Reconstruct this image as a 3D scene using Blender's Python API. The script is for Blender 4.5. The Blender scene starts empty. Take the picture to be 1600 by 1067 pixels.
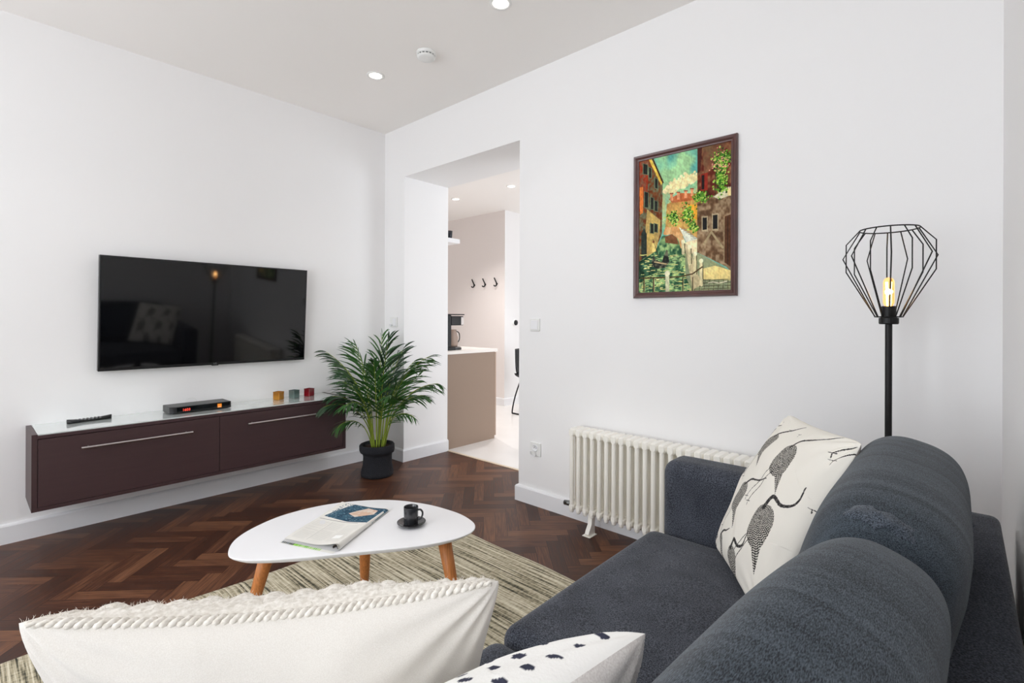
import bpy, bmesh, math, random
import numpy as np
from mathutils import Vector, Matrix, noise as mn

random.seed(7)
S = bpy.context.scene
COL = S.collection
PI = math.pi

# ------------------------------------------------------------ camera
cam_d = bpy.data.cameras.new('camera'); cam = bpy.data.objects.new('camera', cam_d); COL.objects.link(cam)
A = 0.7353; ROLL = 0.0037
cam_d.sensor_width = 36; cam_d.lens = 778.42 / 1600 * 36; cam_d.shift_y = (498.165 - 533.5) / 1600
cam_d.clip_start = 0.02
fw = Vector((-math.sin(A), math.cos(A), 0)); rt = Vector((math.cos(A), math.sin(A), 0)); up = Vector((0, 0, 1))
r2 = rt * math.cos(ROLL) + up * math.sin(ROLL)
u2 = -rt * math.sin(ROLL) + up * math.cos(ROLL)
cam.matrix_world = Matrix(((r2.x, u2.x, -fw.x, 3.76), (r2.y, u2.y, -fw.y, -2.4905), (r2.z, u2.z, -fw.z, 1.2), (0, 0, 0, 1)))
S.camera = cam

# ------------------------------------------------------------ world, daylight, exposure
S.view_settings.view_transform = 'Standard'; S.view_settings.look = 'None'
S.view_settings.gamma = 1; S.view_settings.use_curve_mapping = False
S.view_settings.exposure = -0.25
S.cycles.diffuse_bounces = 8; S.cycles.max_bounces = 14; S.cycles.transparent_max_bounces = 16
S.cycles.caustics_reflective = False; S.cycles.caustics_refractive = False
S.cycles.sample_clamp_indirect = 6
W = bpy.data.worlds.new('sky'); S.world = W; W.use_nodes = True
W.node_tree.nodes['Background'].inputs[0].default_value = (0.86, 0.93, 1, 1)
W.node_tree.nodes['Background'].inputs[1].default_value = 3.1
def area(name, loc, direction, sx, sy, power, col=(1, 1, 1)):
    d = bpy.data.lights.new(name, 'AREA'); d.shape = 'RECTANGLE'; d.size = sx; d.size_y = sy
    d.energy = power; d.color = col
    o = bpy.data.objects.new(name, d); COL.objects.link(o)
    o.location = loc; o.rotation_euler = Vector(direction).to_track_quat('-Z', 'Y').to_euler()
    return o
area('daylight', (1.0, -4.75, 1.55), (.12, 1, .26), 1.5, 2.0, 36, (0.95, 0.97, 1))
area('daylight', (2.9, -4.75, 1.55), (0, 1, .26), 1.5, 2.0, 60, (0.93, 0.965, 1))
area('daylight', (3.75, 2.0, 1.5), (-1, -.05, -.05), 1.7, 1.9, 54, (0.9, 0.95, 1))

# ------------------------------------------------------------ helpers
def lin(c):
    return tuple(((v / 255) / 12.92 if v / 255 <= .04045 else ((v / 255 + .055) / 1.055) ** 2.4) for v in c[:3])
def mat(name, rgb=(128, 128, 128), rough=.5, metal=0, spec=.5, emit=None, es=1, var=0, vs=8, bump=0, bs=80, bd=.001, trans=0, ior=1.45, coat=0, sheen=0, stretch=None):
    m = bpy.data.materials.new(name); m.use_nodes = True
    nt = m.node_tree; N = nt.nodes; L = nt.links; b = N['Principled BSDF']
    c = lin(rgb)
    b.inputs['Base Color'].default_value = (*c, 1); b.inputs['Roughness'].default_value = rough
    b.inputs['Metallic'].default_value = metal; b.inputs['Specular IOR Level'].default_value = spec
    b.inputs['Transmission Weight'].default_value = trans; b.inputs['IOR'].default_value = ior
    b.inputs['Coat Weight'].default_value = coat; b.inputs['Sheen Weight'].default_value = sheen
    if emit: b.inputs['Emission Color'].default_value = (*lin(emit), 1); b.inputs['Emission Strength'].default_value = es
    tc = N.new('ShaderNodeTexCoord'); mp = N.new('ShaderNodeMapping'); L.new(tc.outputs['Object'], mp.inputs[0])
    if stretch: mp.inputs['Scale'].default_value = stretch
    if var:
        n = N.new('ShaderNodeTexNoise'); n.inputs['Scale'].default_value = vs; n.inputs['Detail'].default_value = 4
        L.new(mp.outputs[0], n.inputs[0])
        r = N.new('ShaderNodeValToRGB'); L.new(n.outputs[0], r.inputs[0]); L.new(r.outputs[0], b.inputs['Base Color'])
        r.color_ramp.elements[0].position = .3; r.color_ramp.elements[1].position = .7
        r.color_ramp.elements[0].color = (*[v * (1 - var) for v in c], 1); r.color_ramp.elements[1].color = (*[min(1, v * (1 + var)) for v in c], 1)
    if bump:
        n = N.new('ShaderNodeTexNoise'); n.inputs['Scale'].default_value = bs; n.inputs['Detail'].default_value = 3
        L.new(mp.outputs[0], n.inputs[0])
        bp = N.new('ShaderNodeBump'); bp.inputs['Strength'].default_value = bump; bp.inputs['Distance'].default_value = bd
        L.new(n.outputs[0], bp.inputs['Height']); L.new(bp.outputs[0], b.inputs['Normal'])
    return m
def mat_attr(name, rough=.7, spec=.3, bump=0, bs=300, bd=.0005, coat=0):
    m = mat(name, (200, 200, 200), rough, spec=spec, bump=bump, bs=bs, bd=bd, coat=coat)
    a = m.node_tree.nodes.new('ShaderNodeVertexColor'); a.layer_name = 'Col'
    m.node_tree.links.new(a.outputs[0], m.node_tree.nodes['Principled BSDF'].inputs['Base Color'])
    return m
def tag(o, label=None, cat=None, group=None, kind=None):
    if label: o['label'] = label
    if cat: o['category'] = cat
    if group: o['group'] = group
    if kind: o['kind'] = kind
    return o
def thing(name, label, cat, loc=(0, 0, 0), rz=0, group=None):
    o = bpy.data.objects.new(name, None); COL.objects.link(o); o.location = loc; o.rotation_euler = (0, 0, rz)
    o.empty_display_size = .05
    return tag(o, label, cat, group)
def frame_thing(name, label, cat, M, group=None):
    o = thing(name, label, cat, group=group); o.matrix_world = M; return o
def obj(name, bm, m, parent=None, smooth=False, bevel=0, kind=None, label=None):
    if isinstance(bm, bmesh.types.BMesh):
        me = bpy.data.meshes.new(name)
        if len(bm.faces): bmesh.ops.recalc_face_normals(bm, faces=bm.faces)
        bm.to_mesh(me); bm.free()
    else: me = bm
    o = bpy.data.objects.new(name, me); COL.objects.link(o)
    for mm in (m if isinstance(m, (list, tuple)) else [m]): me.materials.append(mm)
    if parent: o.parent = parent
    if smooth: me.shade_smooth()
    if bevel:
        md = o.modifiers.new('b', 'BEVEL'); md.width = bevel; md.segments = 3; md.limit_method = 'ANGLE'; md.angle_limit = math.radians(40)
        me.shade_smooth(); md.harden_normals = True
    if kind: o['kind'] = kind
    if label: o['label'] = label
    return o
def BM(): return bmesh.new()
def box(bm, x0, x1, y0, y1, z0, z1, M=None, mi=0):
    vs = [bm.verts.new((x, y, z)) for x in (x0, x1) for y in (y0, y1) for z in (z0, z1)]
    if M is not None:
        for v in vs: v.co = M @ v.co
    for f in ((0, 1, 3, 2), (4, 6, 7, 5), (0, 4, 5, 1), (2, 3, 7, 6), (0, 2, 6, 4), (1, 5, 7, 3)):
        bm.faces.new([vs[i] for i in f]).material_index = mi
    return bm
def tube(bm, pts, r, seg=10, caps=True, mi=0, closed=False):
    pts = [Vector(p) for p in pts]; n = len(pts)
    rs = list(r) if isinstance(r, (list, tuple)) else [r] * n
    rings = []; prev = None
    for i, p in enumerate(pts):
        if closed: t = pts[(i + 1) % n] - pts[i - 1]
        else: t = pts[min(i + 1, n - 1)] - pts[max(i - 1, 0)]
        t.normalize()
        if prev is None:
            a = Vector((0, 0, 1)) if abs(t.z) < .9 else Vector((1, 0, 0)); x = t.cross(a).normalized()
        else: x = (prev - t * prev.dot(t)).normalized()
        prev = x; y = t.cross(x)
        rings.append([bm.verts.new(p + (x * math.cos(2 * PI * k / seg) + y * math.sin(2 * PI * k / seg)) * rs[i]) for k in range(seg)])
    m = n if closed else n - 1
    for i in range(m):
        a, b = rings[i], rings[(i + 1) % n]
        for k in range(seg): bm.faces.new((a[k], a[(k + 1) % seg], b[(k + 1) % seg], b[k])).material_index = mi
    if caps and not closed:
        bm.faces.new(rings[0][::-1]).material_index = mi; bm.faces.new(rings[-1]).material_index = mi
    return bm
def lathe(bm, prof, seg=32, c=(0, 0), mi=0, M=None):
    rings = []
    for r, z in prof:
        if r < 1e-6: rings.append([bm.verts.new((c[0], c[1], z))])
        else: rings.append([bm.verts.new((c[0] + r * math.cos(2 * PI * k / seg), c[1] + r * math.sin(2 * PI * k / seg), z)) for k in range(seg)])
    if M is not None:
        for R in rings:
            for v in R: v.co = M @ v.co
    for a, b in zip(rings, rings[1:]):
        for k in range(seg):
            q = [a[k % len(a)], a[(k + 1) % seg % len(a)], b[(k + 1) % seg % len(b)], b[k % len(b)]]
            q = list(dict.fromkeys(q))
            if len(q) > 2: bm.faces.new(q).material_index = mi
    return bm
def prism(bm, poly, z0, z1, mi=0):
    a = [bm.verts.new((x, y, z0)) for x, y in poly]; b = [bm.verts.new((x, y, z1)) for x, y in poly]; n = len(poly)
    bm.faces.new(a[::-1]).material_index = mi; bm.faces.new(b).material_index = mi
    for i in range(n): bm.faces.new((a[i], a[(i + 1) % n], b[(i + 1) % n], b[i])).material_index = mi
    return bm
def spline(pts, n=8, closed=True):
    out = []; m = len(pts)
    for i in range(m if closed else m - 1):
        if closed: p = [Vector(pts[(i + k - 1) % m]) for k in range(4)]
        else: p = [Vector(pts[max(0, min(m - 1, i + k - 1))]) for k in range(4)]
        for k in range(n):
            t = k / n
            out.append(.5 * ((2 * p[1]) + (-p[0] + p[2]) * t + (2 * p[0] - 5 * p[1] + 4 * p[2] - p[3]) * t * t + (-p[0] + 3 * p[1] - 3 * p[2] + p[3]) * t ** 3))
    if not closed: out.append(Vector(pts[-1]))
    return out
def text_mesh(txt, size, depth=.0006):
    cu = bpy.data.curves.new('t', 'FONT'); cu.body = txt; cu.size = size; cu.extrude = depth; cu.align_x = 'CENTER'; cu.align_y = 'CENTER'
    o = bpy.data.objects.new('t', cu); COL.objects.link(o)
    dg = bpy.context.evaluated_depsgraph_get(); me = bpy.data.meshes.new_from_object(o.evaluated_get(dg))
    bpy.data.objects.remove(o); bpy.data.curves.remove(cu); me.materials.clear()
    return me
def grid_mesh(name, P, C=None, closed_u=False):
    """P: (nv,nu,3) array; C: (nv,nu,3) linear colours"""
    nv, nu = P.shape[:2]
    idx = np.arange(nv * nu).reshape(nv, nu)
    a = idx[:-1, :-1].ravel(); b = idx[:-1, 1:].ravel(); c = idx[1:, 1:].ravel(); d = idx[1:, :-1].ravel()
    F = np.stack([a, b, c, d], 1)
    if closed_u:
        F = np.concatenate([F, np.stack([idx[:-1, -1], idx[:-1, 0], idx[1:, 0], idx[1:, -1]], 1)])
    me = bpy.data.meshes.new(name)
    me.vertices.add(nv * nu); me.vertices.foreach_set('co', P.reshape(-1).astype(np.float32))
    me.loops.add(F.size); me.loops.foreach_set('vertex_index', F.ravel().astype(np.int32))
    me.polygons.add(len(F)); me.polygons.foreach_set('loop_start', (np.arange(len(F)) * 4).astype(np.int32))
    me.update(calc_edges=True); me.validate()
    if C is not None:
        at = me.color_attributes.new('Col', 'FLOAT_COLOR', 'POINT')
        rgba = np.ones((nv * nu, 4), np.float32); rgba[:, :3] = C.reshape(-1, 3)
        at.data.foreach_set('color', rgba.ravel())
    me.shade_smooth()
    return me
def vnoise(X, Y, seed=0):
    """smooth value noise, vectorised"""
    xi = np.floor(X).astype(int); yi = np.floor(Y).astype(int); fx = X - xi; fy = Y - yi
    fx = fx * fx * (3 - 2 * fx); fy = fy * fy * (3 - 2 * fy)
    def h(a, b):
        n = (a * 374761393 + b * 668265263 + seed * 1442695041) & 0x7fffffff
        n = ((n ^ (n >> 13)) * 1274126177) & 0x7fffffff
        return ((n ^ (n >> 16)) & 0xffff) / 65535.
    return (h(xi, yi) * (1 - fx) + h(xi + 1, yi) * fx) * (1 - fy) + (h(xi, yi + 1) * (1 - fx) + h(xi + 1, yi + 1) * fx) * fy
class Canvas:
    """colours laid on a unit square (v up), read back as vertex colours"""
    def __init__(s, w, h, bg):
        s.w, s.h = w, h; s.a = np.zeros((h, w, 3)); s.a[:] = bg
        s.U, s.V = np.meshgrid((np.arange(w) + .5) / w, (np.arange(h) + .5) / h)
    def mask(s, pts):
        U, V = s.U, s.V; m = np.zeros(U.shape, bool); n = len(pts)
        for i in range(n):
            x0, y0 = pts[i]; x1, y1 = pts[(i + 1) % n]
            if y0 == y1: continue
            c = ((V >= min(y0, y1)) & (V < max(y0, y1)) & (U < (x1 - x0) * (V - y0) / (y1 - y0) + x0)); m ^= c
        return m
    def poly(s, pts, c, jit=0, sc=30, seed=1, c2=None):
        m = s.mask(pts); s.fill(m, c, jit, sc, seed, c2); return m
    def fill(s, m, c, jit=0, sc=30, seed=1, c2=None):
        n = vnoise(s.U * sc, s.V * sc * s.h / s.w, seed) * .6 + vnoise(s.U * sc * 2.7, s.V * sc * 2.7, seed + 5) * .4
        base = np.array(c, float)[None, None, :] * np.ones(s.a.shape)
        if c2 is not None:
            k = np.clip((n - .35) / .3, 0, 1)[..., None]; base = base * (1 - k) + np.array(c2, float) * k
        base = base + ((n - .5) * 2 * jit)[..., None]
        s.a[m] = np.clip(base, 0, 255)[m]
    def line(s, pts, wd, c):
        asp = s.h / s.w
        for (x0, y0), (x1, y1) in zip(pts, pts[1:]):
            dx, dy = x1 - x0, (y1 - y0) * asp; L = dx * dx + dy * dy + 1e-12
            t = np.clip(((s.U - x0) * dx + (s.V - y0) * asp * dy) / L, 0, 1)
            d = np.hypot(s.U - x0 - t * dx, (s.V - y0) * asp - t * dy)
            s.a[d < wd / 2] = c
    def dab(s, x, y, r, c, asp2=1):
        asp = s.h / s.w
        i0, i1 = int((x - 2 * r) * s.w), int((x + 2 * r) * s.w) + 1; j0, j1 = int((y - 2 * r) * s.h), int((y + 2 * r) * s.h) + 1
        i0, j0 = max(0, i0), max(0, j0); sl = (slice(j0, max(j1, 0)), slice(i0, max(i1, 0)))
        U, V = s.U[sl], s.V[sl]
        m = ((U - x) ** 2 + ((V - y) * asp * asp2) ** 2) < r * r
        s.a[sl][m] = c
    def sample(s, U, V):
        i = np.clip((U * s.w).astype(int), 0, s.w - 1); j = np.clip((V * s.h).astype(int), 0, s.h - 1)
        c = s.a[j, i] / 255.
        return np.where(c <= .04045, c / 12.92, ((c + .055) / 1.055) ** 2.4)

# ------------------------------------------------------------ materials
M_wall = mat('white_wall_paint', (242, 241, 241), .85, spec=.2, bump=.05, bs=220)
M_ceil = mat('ceiling_paint', (249, 246, 243), .9, spec=.1)
M_beige = mat('beige_wall_paint', (236, 229, 226), .85, spec=.2)
M_trim = mat('white_gloss_trim', (238, 238, 240), .35, spec=.4)
M_white = mat('white_plastic', (236, 236, 234), .35)
M_cream = mat('cream_enamel', (248, 245, 237), .3, coat=.3)
M_tile = mat('pale_floor_tile', (236, 232, 229), .25, var=.03, vs=3)
M_black = mat('black_metal', (22, 21, 22), .45, metal=.3)
M_bplast = mat('black_plastic', (24, 24, 26), .35)
M_steel = mat('brushed_steel', (200, 196, 196), .3, metal=1)
M_brown = mat('dark_brown_laminate', (66, 47, 49), .42, var=.06, vs=6, stretch=(1, 1, 14))
M_glasstop = mat('white_back_painted_glass', (214, 222, 220), .06, coat=1)
M_screen = mat('tv_screen', (9, 9, 11), .05, spec=.6)
M_oak = mat('oiled_oak', (188, 118, 62), .45, var=.22, vs=14, stretch=(14, 14, 1.2))
M_lacq = mat('white_lacquer', (238, 238, 240), .28, spec=.4)
M_soil = mat('soil', (58, 40, 30), .95, bump=1, bs=90, bd=.01, var=.4, vs=60)

def fabric(name, dark, light, sc=260, stretch=(1, 1, 1), rough=.95, mid=.5, big=.12, bumpk=.5):
    m = mat(name, dark, rough, spec=.15, sheen=.15); nt = m.node_tree; N = nt.nodes; L = nt.links; b = N['Principled BSDF']
    tc = N['Texture Coordinate']; mp = N['Mapping']; mp.inputs['Scale'].default_value = stretch
    n = N.new('ShaderNodeTexNoise'); n.inputs['Scale'].default_value = sc; n.inputs['Detail'].default_value = 3; L.new(mp.outputs[0], n.inputs[0])
    n2 = N.new('ShaderNodeTexNoise'); n2.inputs['Scale'].default_value = 9; n2.inputs['Detail'].default_value = 5
    mp2 = N.new('ShaderNodeMapping'); mp2.inputs['Scale'].default_value = (6, .7, 6) if stretch[0] != 1 else (1, 1, 1); L.new(tc.outputs['Object'], mp2.inputs[0]); L.new(mp2.outputs[0], n2.inputs[0])
    ad = N.new('ShaderNodeMath'); ad.operation = 'MULTIPLY_ADD'; ad.inputs[1].default_value = big * 2; L.new(n2.outputs[0], ad.inputs[0]); L.new(n.outputs[0], ad.inputs[2])
    r = N.new('ShaderNodeValToRGB'); L.new(ad.outputs[0], r.inputs[0]); L.new(r.outputs[0], b.inputs['Base Color'])
    r.color_ramp.elements[0].position = mid - .14 + big; r.color_ramp.elements[1].position = mid + .2 + big
    r.color_ramp.elements[0].color = (*lin(dark), 1); r.color_ramp.elements[1].color = (*lin(light), 1)
    bp = N.new('ShaderNodeBump'); bp.inputs['Strength'].default_value = bumpk; bp.inputs['Distance'].default_value = .001
    L.new(n.outputs[0], bp.inputs['Height']); L.new(bp.outputs[0], b.inputs['Normal'])
    return m
M_seat = fabric('slate_seat_fabric', (30, 33, 41), (92, 96, 106), 330)
M_back = fabric('slate_back_fabric', (22, 29, 36), (82, 91, 100), 1, (1, 1, 1), big=.20, mid=.5)
def twill(m, sc, big):
    N = m.node_tree.nodes; mp = N['Mapping']; mp.inputs['Rotation'].default_value = (math.radians(38), 0, 0); mp.inputs['Scale'].default_value = sc
    N['Mapping.001'].inputs['Scale'].default_value = big
twill(M_back, (900, 230, 1100), (1.5, 42, 1.5)); M_back.node_tree.nodes['Noise Texture.001'].inputs['Scale'].default_value = 1  # coarse bands paint crease highlights into the cushion colour
M_linen = fabric('cream_linen', (216, 211, 204), (226, 222, 216), 900, big=.04, bumpk=.12)
M_knit = fabric('cream_knit', (208, 202, 192), (236, 232, 225), 180)

# ------------------------------------------------------------ room shell
H = 2.8155; X1 = 3.866; YB = -4.5; OX0, OX1, OH, OD = .287, 1.5725, 2.389, .478; KH = 2.70; KY = 5.2
def struct(name, bm, m, **k): return obj(name, bm, m, kind='structure', **k)

# floor: herringbone blocks laid at 45 degrees, one mesh, per-block tone in a UV layer
def parquet():
    bm = BM(); uv = bm.loops.layers.uv.new('block'); tn = bm.loops.layers.uv.new('tone')
    w, n = .068, 5; L = w * n; c, s = math.cos(PI / 4), math.sin(PI / 4)
    rnd = random.Random(3)
    R = 75
    def put(x, y, horiz):
        pts = [(0, 0), (L, 0), (L, w), (0, w)] if horiz else [(0, 0), (w, 0), (w, L), (0, L)]
        uvs = [(0, 0), (L, 0), (L, w), (0, w)] if horiz else [(0, 0), (0, w), (L, w), (L, 0)]
        P = []
        for px, py in pts:
            qx, qy = x + px, y + py; P.append((qx * c - qy * s + 1.9, qx * s + qy * c - 2.0))
        cx = sum(p[0] for p in P) / 4; cy = sum(p[1] for p in P) / 4
        if not (-.4 < cx < X1 + .3 and YB - .3 < cy < OD + .3): return
        f = bm.faces.new([bm.verts.new((p[0], p[1], 0)) for p in P])
        t = (rnd.random(), rnd.random())
        for lp, q in zip(f.loops, uvs): lp[uv].uv = q; lp[tn].uv = t
    for i in range(-R, R):
        for j in range(-R, R):
            d = (i - j) % (2 * n)
            if d == 0: put(i * w, j * w, True)
            if d == 2 * n - 1: put(i * w, j * w, False)
    for co, no in (((0, 0, 0), (-1, 0, 0)), ((X1, 0, 0), (1, 0, 0)), ((0, YB, 0), (0, -1, 0)), ((0, OD, 0), (0, 1, 0))):
        bmesh.ops.bisect_plane(bm, geom=bm.verts[:] + bm.edges[:] + bm.faces[:], plane_co=co, plane_no=no, clear_outer=True)
    for f in bm.faces:
        if f.normal.z < 0: f.normal_flip()
    return bm
def parquet_mat():
    m = mat('dark_parquet', (70, 44, 33), .34, spec=.35); nt = m.node_tree; N = nt.nodes; L = nt.links; b = N['Principled BSDF']
    u = N.new('ShaderNodeUVMap'); u.uv_map = 'block'; t = N.new('ShaderNodeUVMap'); t.uv_map = 'tone'
    sx = N.new('ShaderNodeSeparateXYZ'); L.new(u.outputs[0], sx.inputs[0]); st = N.new('ShaderNodeSeparateXYZ'); L.new(t.outputs[0], st.inputs[0])
    # grain: noise stretched along the block, offset by the block's tone
    cb = N.new('ShaderNodeCombineXYZ')
    m1 = N.new('ShaderNodeMath'); m1.operation = 'MULTIPLY'; m1.inputs[1].default_value = 9; L.new(sx.outputs[0], m1.inputs[0])
    m2 = N.new('ShaderNodeMath'); m2.operation = 'MULTIPLY'; m2.inputs[1].default_value = 130; L.new(sx.outputs[1], m2.inputs[0])
    m3 = N.new('ShaderNodeMath'); m3.operation = 'MULTIPLY'; m3.inputs[1].default_value = 90; L.new(st.outputs[0], m3.inputs[0])
    L.new(m1.outputs[0], cb.inputs[0]); L.new(m2.outputs[0], cb.inputs[1]); L.new(m3.outputs[0], cb.inputs[2])
    n = N.new('ShaderNodeTexNoise'); n.inputs['Scale'].default_value = 1; n.inputs['Detail'].default_value = 6; L.new(cb.outputs[0], n.inputs[0])
    k = N.new('ShaderNodeMath'); k.operation = 'MULTIPLY_ADD'; k.inputs[1].default_value = .36; L.new(st.outputs[1], k.inputs[0]); 
    k0 = N.new('ShaderNodeMath'); k0.operation = 'MULTIPLY'; k0.inputs[1].default_value = .82; L.new(n.outputs[0], k0.inputs[0]); L.new(k0.outputs[0], k.inputs[2])
    r = N.new('ShaderNodeValToRGB'); L.new(k.outputs[0], r.inputs[0])
    e = r.color_ramp.elements; e[0].position = .25; e[0].color = (*lin((46, 31, 26)), 1); e[1].position = .9; e[1].color = (*lin((126, 86, 62)), 1)
    q = e.new(.55); q.color = (*lin((76, 46, 34)), 1)
    # dark joints
    def edge(out, ln):
        a = N.new('ShaderNodeMath'); a.operation = 'SUBTRACT'; a.inputs[1].default_value = ln / 2; L.new(out, a.inputs[0])
        bb = N.new('ShaderNodeMath'); bb.operation = 'ABSOLUTE'; L.new(a.outputs[0], bb.inputs[0])
        cc = N.new('ShaderNodeMath'); cc.operation = 'GREATER_THAN'; cc.inputs[1].default_value = ln / 2 - .0009; L.new(bb.outputs[0], cc.inputs[0]); return cc
    e1 = edge(sx.outputs[0], .34); e2 = edge(sx.outputs[1], .068)
    mx = N.new('ShaderNodeMath'); mx.operation = 'MAXIMUM'; L.new(e1.outputs[0], mx.inputs[0]); L.new(e2.outputs[0], mx.inputs[1])
    mc = N.new('ShaderNodeMix'); mc.data_type = 'RGBA'; L.new(mx.outputs[0], mc.inputs[0]); L.new(r.outputs[0], mc.inputs[6]); mc.inputs[7].default_value = (.008, .005, .004, 1)
    L.new(mc.outputs[2], b.inputs['Base Color'])
    rr = N.new('ShaderNodeMapRange'); rr.inputs[3].default_value = .28; rr.inputs[4].default_value = .5; L.new(n.outputs[0], rr.inputs[0]); L.new(rr.outputs[0], b.inputs['Roughness'])
    bp = N.new('ShaderNodeBump'); bp.inputs['Strength'].default_value = .12; bp.inputs['Distance'].default_value = .002; L.new(n.outputs[0], bp.inputs['Height']); L.new(bp.outputs[0], b.inputs['Normal'])
    return m
struct('floor', parquet(), parquet_mat())
struct('floor_kitchen', box(BM(), -3, 4, OD, KY, -.02, 0), M_tile)
struct('trim_1', box(BM(), OX0, OX1, OD - .012, OD + .012, 0, .004), mat('threshold_strip', (214, 196, 172), .4))
struct('ceiling', box(BM(), -.1, X1 + .1, YB - .1, .1, H, H + .1), M_ceil)
struct('ceiling_kitchen', box(BM(), -3, 4, OD, KY, KH, KH + .1), M_ceil)
struct('wall_left', box(BM(), -.12, 0, YB - .1, 0, -.02, H), M_wall)
bm = BM(); box(bm, -3, OX0, 0, OD, -.02, H); box(bm, OX1, X1 + .12, 0, OD, -.02, H); box(bm, OX0, OX1, 0, OD, OH, H)
struct('wall_back', bm, M_wall)
struct('wall_right', box(BM(), X1, X1 + .12, YB - .1, 0, -.02, H), M_wall)
# window wall behind the camera
wins = ((.3, 1.7), (2.2, 3.6)); wz0, wz1 = .55, 2.55
bm = BM(); yw = YB - .25
for a, b in ((-.12, .3), (1.7, 2.2), (3.6, X1 + .12)): box(bm, a, b, yw, YB, -.02, H)
for a, b in wins: box(bm, a, b, yw, YB, -.02, wz0); box(bm, a, b, yw, YB, wz1, H)
struct('wall_front', bm, M_wall)
M_pane = bpy.data.materials.new('window_glass'); M_pane.use_nodes = True
nt = M_pane.node_tree; nt.nodes.clear(); o_ = nt.nodes.new('ShaderNodeOutputMaterial'); t_ = nt.nodes.new('ShaderNodeBsdfTransparent'); g_ = nt.nodes.new('ShaderNodeBsdfGlossy'); x_ = nt.nodes.new('ShaderNodeMixShader')
g_.inputs['Roughness'].default_value = .02; x_.inputs[0].default_value = .06
nt.links.new(t_.outputs[0], x_.inputs[1]); nt.links.new(g_.outputs[0], x_.inputs[2]); nt.links.new(x_.outputs[0], o_.inputs[0])
def window(n, a, b, z0, z1, y, axis='y'):
    T = (lambda bm, u0, u1, v0, v1, z0_, z1_: box(bm, u0, u1, v0, v1, z0_, z1_)) if axis == 'y' else (lambda bm, u0, u1, v0, v1, z0_, z1_: box(bm, v0, v1, u0, u1, z0_, z1_))
    bm = BM(); w = .06
    T(bm, a, a + w, y - .03, y + .03, z0, z1); T(bm, b - w, b, y - .03, y + .03, z0, z1)
    T(bm, a + w, b - w, y - .03, y + .03, z0, z0 + w); T(bm, a + w, b - w, y - .03, y + .03, z1 - w, z1)
    m = (a + b) / 2; T(bm, m - .035, m + .035, y - .03, y + .03, z0 + w, z1 - w)
    f = struct('window_%d' % n, bm, M_trim)
    bm = BM(); T(bm, a + w, m - .035, y - .004, y + .004, z0 + w, z1 - w); T(bm, m + .035, b - w, y - .004, y + .004, z0 + w, z1 - w)
    obj('pane', bm, M_pane, f)
for i, (a, b) in enumerate(wins): window(i + 1, a, b, wz0, wz1, YB - .14)
# kitchen walls
struct('wall_kitchen_hooks', box(BM(), -3, -.927, 2.54, KY, -.02, KH), [M_beige, M_wall])
me = bpy.data.objects['wall_kitchen_hooks'].data
for p in me.polygons:
    if p.normal.x > .5: p.material_index = 1
struct('wall_kitchen_left', box(BM(), -3.1, -3, OD, 2.54, -.02, KH), M_wall)
struct('wall_kitchen_back', box(BM(), -.927, 3.62, KY - .4, KY, -.02, KH), M_wall)
bm = BM(); box(bm, 3.5, 3.62, OD, 1.1, -.02, KH); box(bm, 3.5, 3.62, 2.9, KY - .4, -.02, KH); box(bm, 3.5, 3.62, 1.1, 2.9, -.02, .5); box(bm, 3.5, 3.62, 1.1, 2.9, 2.5, KH)
struct('wall_kitchen_right', bm, M_wall)
window(3, 1.1, 2.9, .5, 2.5, 3.56, 'x')
# baseboards
def skirting(name, runs):
    bm = BM(); h, t = .104, .018
    prof = [(0, 0), (t, 0), (t, h - .012), (t - .005, h - .004), (.004, h), (0, h)]
    for (x0, y0), (x1, y1), (nx, ny), e0, e1 in runs:
        d = Vector((x1 - x0, y1 - y0)).normalized()
        ring = []
        for (px, py, e) in ((x0, y0, -e0), (x1, y1, e1)):
            ring.append([bm.verts.new((px + nx * q + d.x * e * q, py + ny * q + d.y * e * q, z)) for q, z in prof])
        n = len(prof)
        for i in range(n): bm.faces.new((ring[0][i], ring[0][(i + 1) % n], ring[1][(i + 1) % n], ring[1][i]))
        bm.faces.new(ring[0]); bm.faces.new(ring[1][::-1])
    return struct(name, bm, M_trim)
skirting('baseboard_left', [((0, 0), (0, YB), (1, 0), -1, 0)])
skirting('baseboard_back', [((0, 0), (OX0, 0), (0, -1), -1, 1), ((OX0, 0), (OX0, OD), (1, 0), 1, 0), ((OX1, 0), (X1, 0), (0, -1), 1, -1), ((OX1, OD), (OX1, 0), (-1, 0), 0, 1)])
skirting('baseboard_right', [((X1, 0), (X1, YB), (-1, 0), -1, 0)])
skirting('baseboard_kitchen', [((-2.9, 2.54), (-.927, 2.54), (0, -1), 0, 1), ((-.927, 2.54), (-.927, KY - .4), (1, 0), 1, 0)])

# ------------------------------------------------------------ ceiling fittings
M_lens = mat('lit_lens', (255, 250, 245), .4, emit=(255, 246, 238), es=9)
def downlight(x, y, z, label, power=7, r=.045):
    t = thing('recessed_spotlight', label, 'ceiling light', (x, y, z), group=None)
    obj('trim_ring', lathe(BM(), [(r + .012, 0), (r + .012, -.003), (r + .004, -.006), (r - .004, -.004), (r - .006, .02)]), M_white, t, smooth=True)
    obj('lens', lathe(BM(), [(0, -.003), (r - .006, -.003), (r - .006, .004), (0, .004)]), M_lens, t, smooth=True)
    d = bpy.data.lights.new('spot', 'SPOT'); d.energy = power; d.spot_size = math.radians(110); d.spot_blend = .8; d.color = (1, .96, .93); d.shadow_soft_size = .04
    l = bpy.data.objects.new('spot', d); COL.objects.link(l); l.parent = t; l.location = (0, 0, -.02)
    return t
downlight(.86, -.645, H, 'round recessed ceiling spotlight between the smoke alarm and the far corner')
downlight(2.002, -.643, H, 'round recessed ceiling spotlight at the top edge, right of the smoke alarm')
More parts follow.
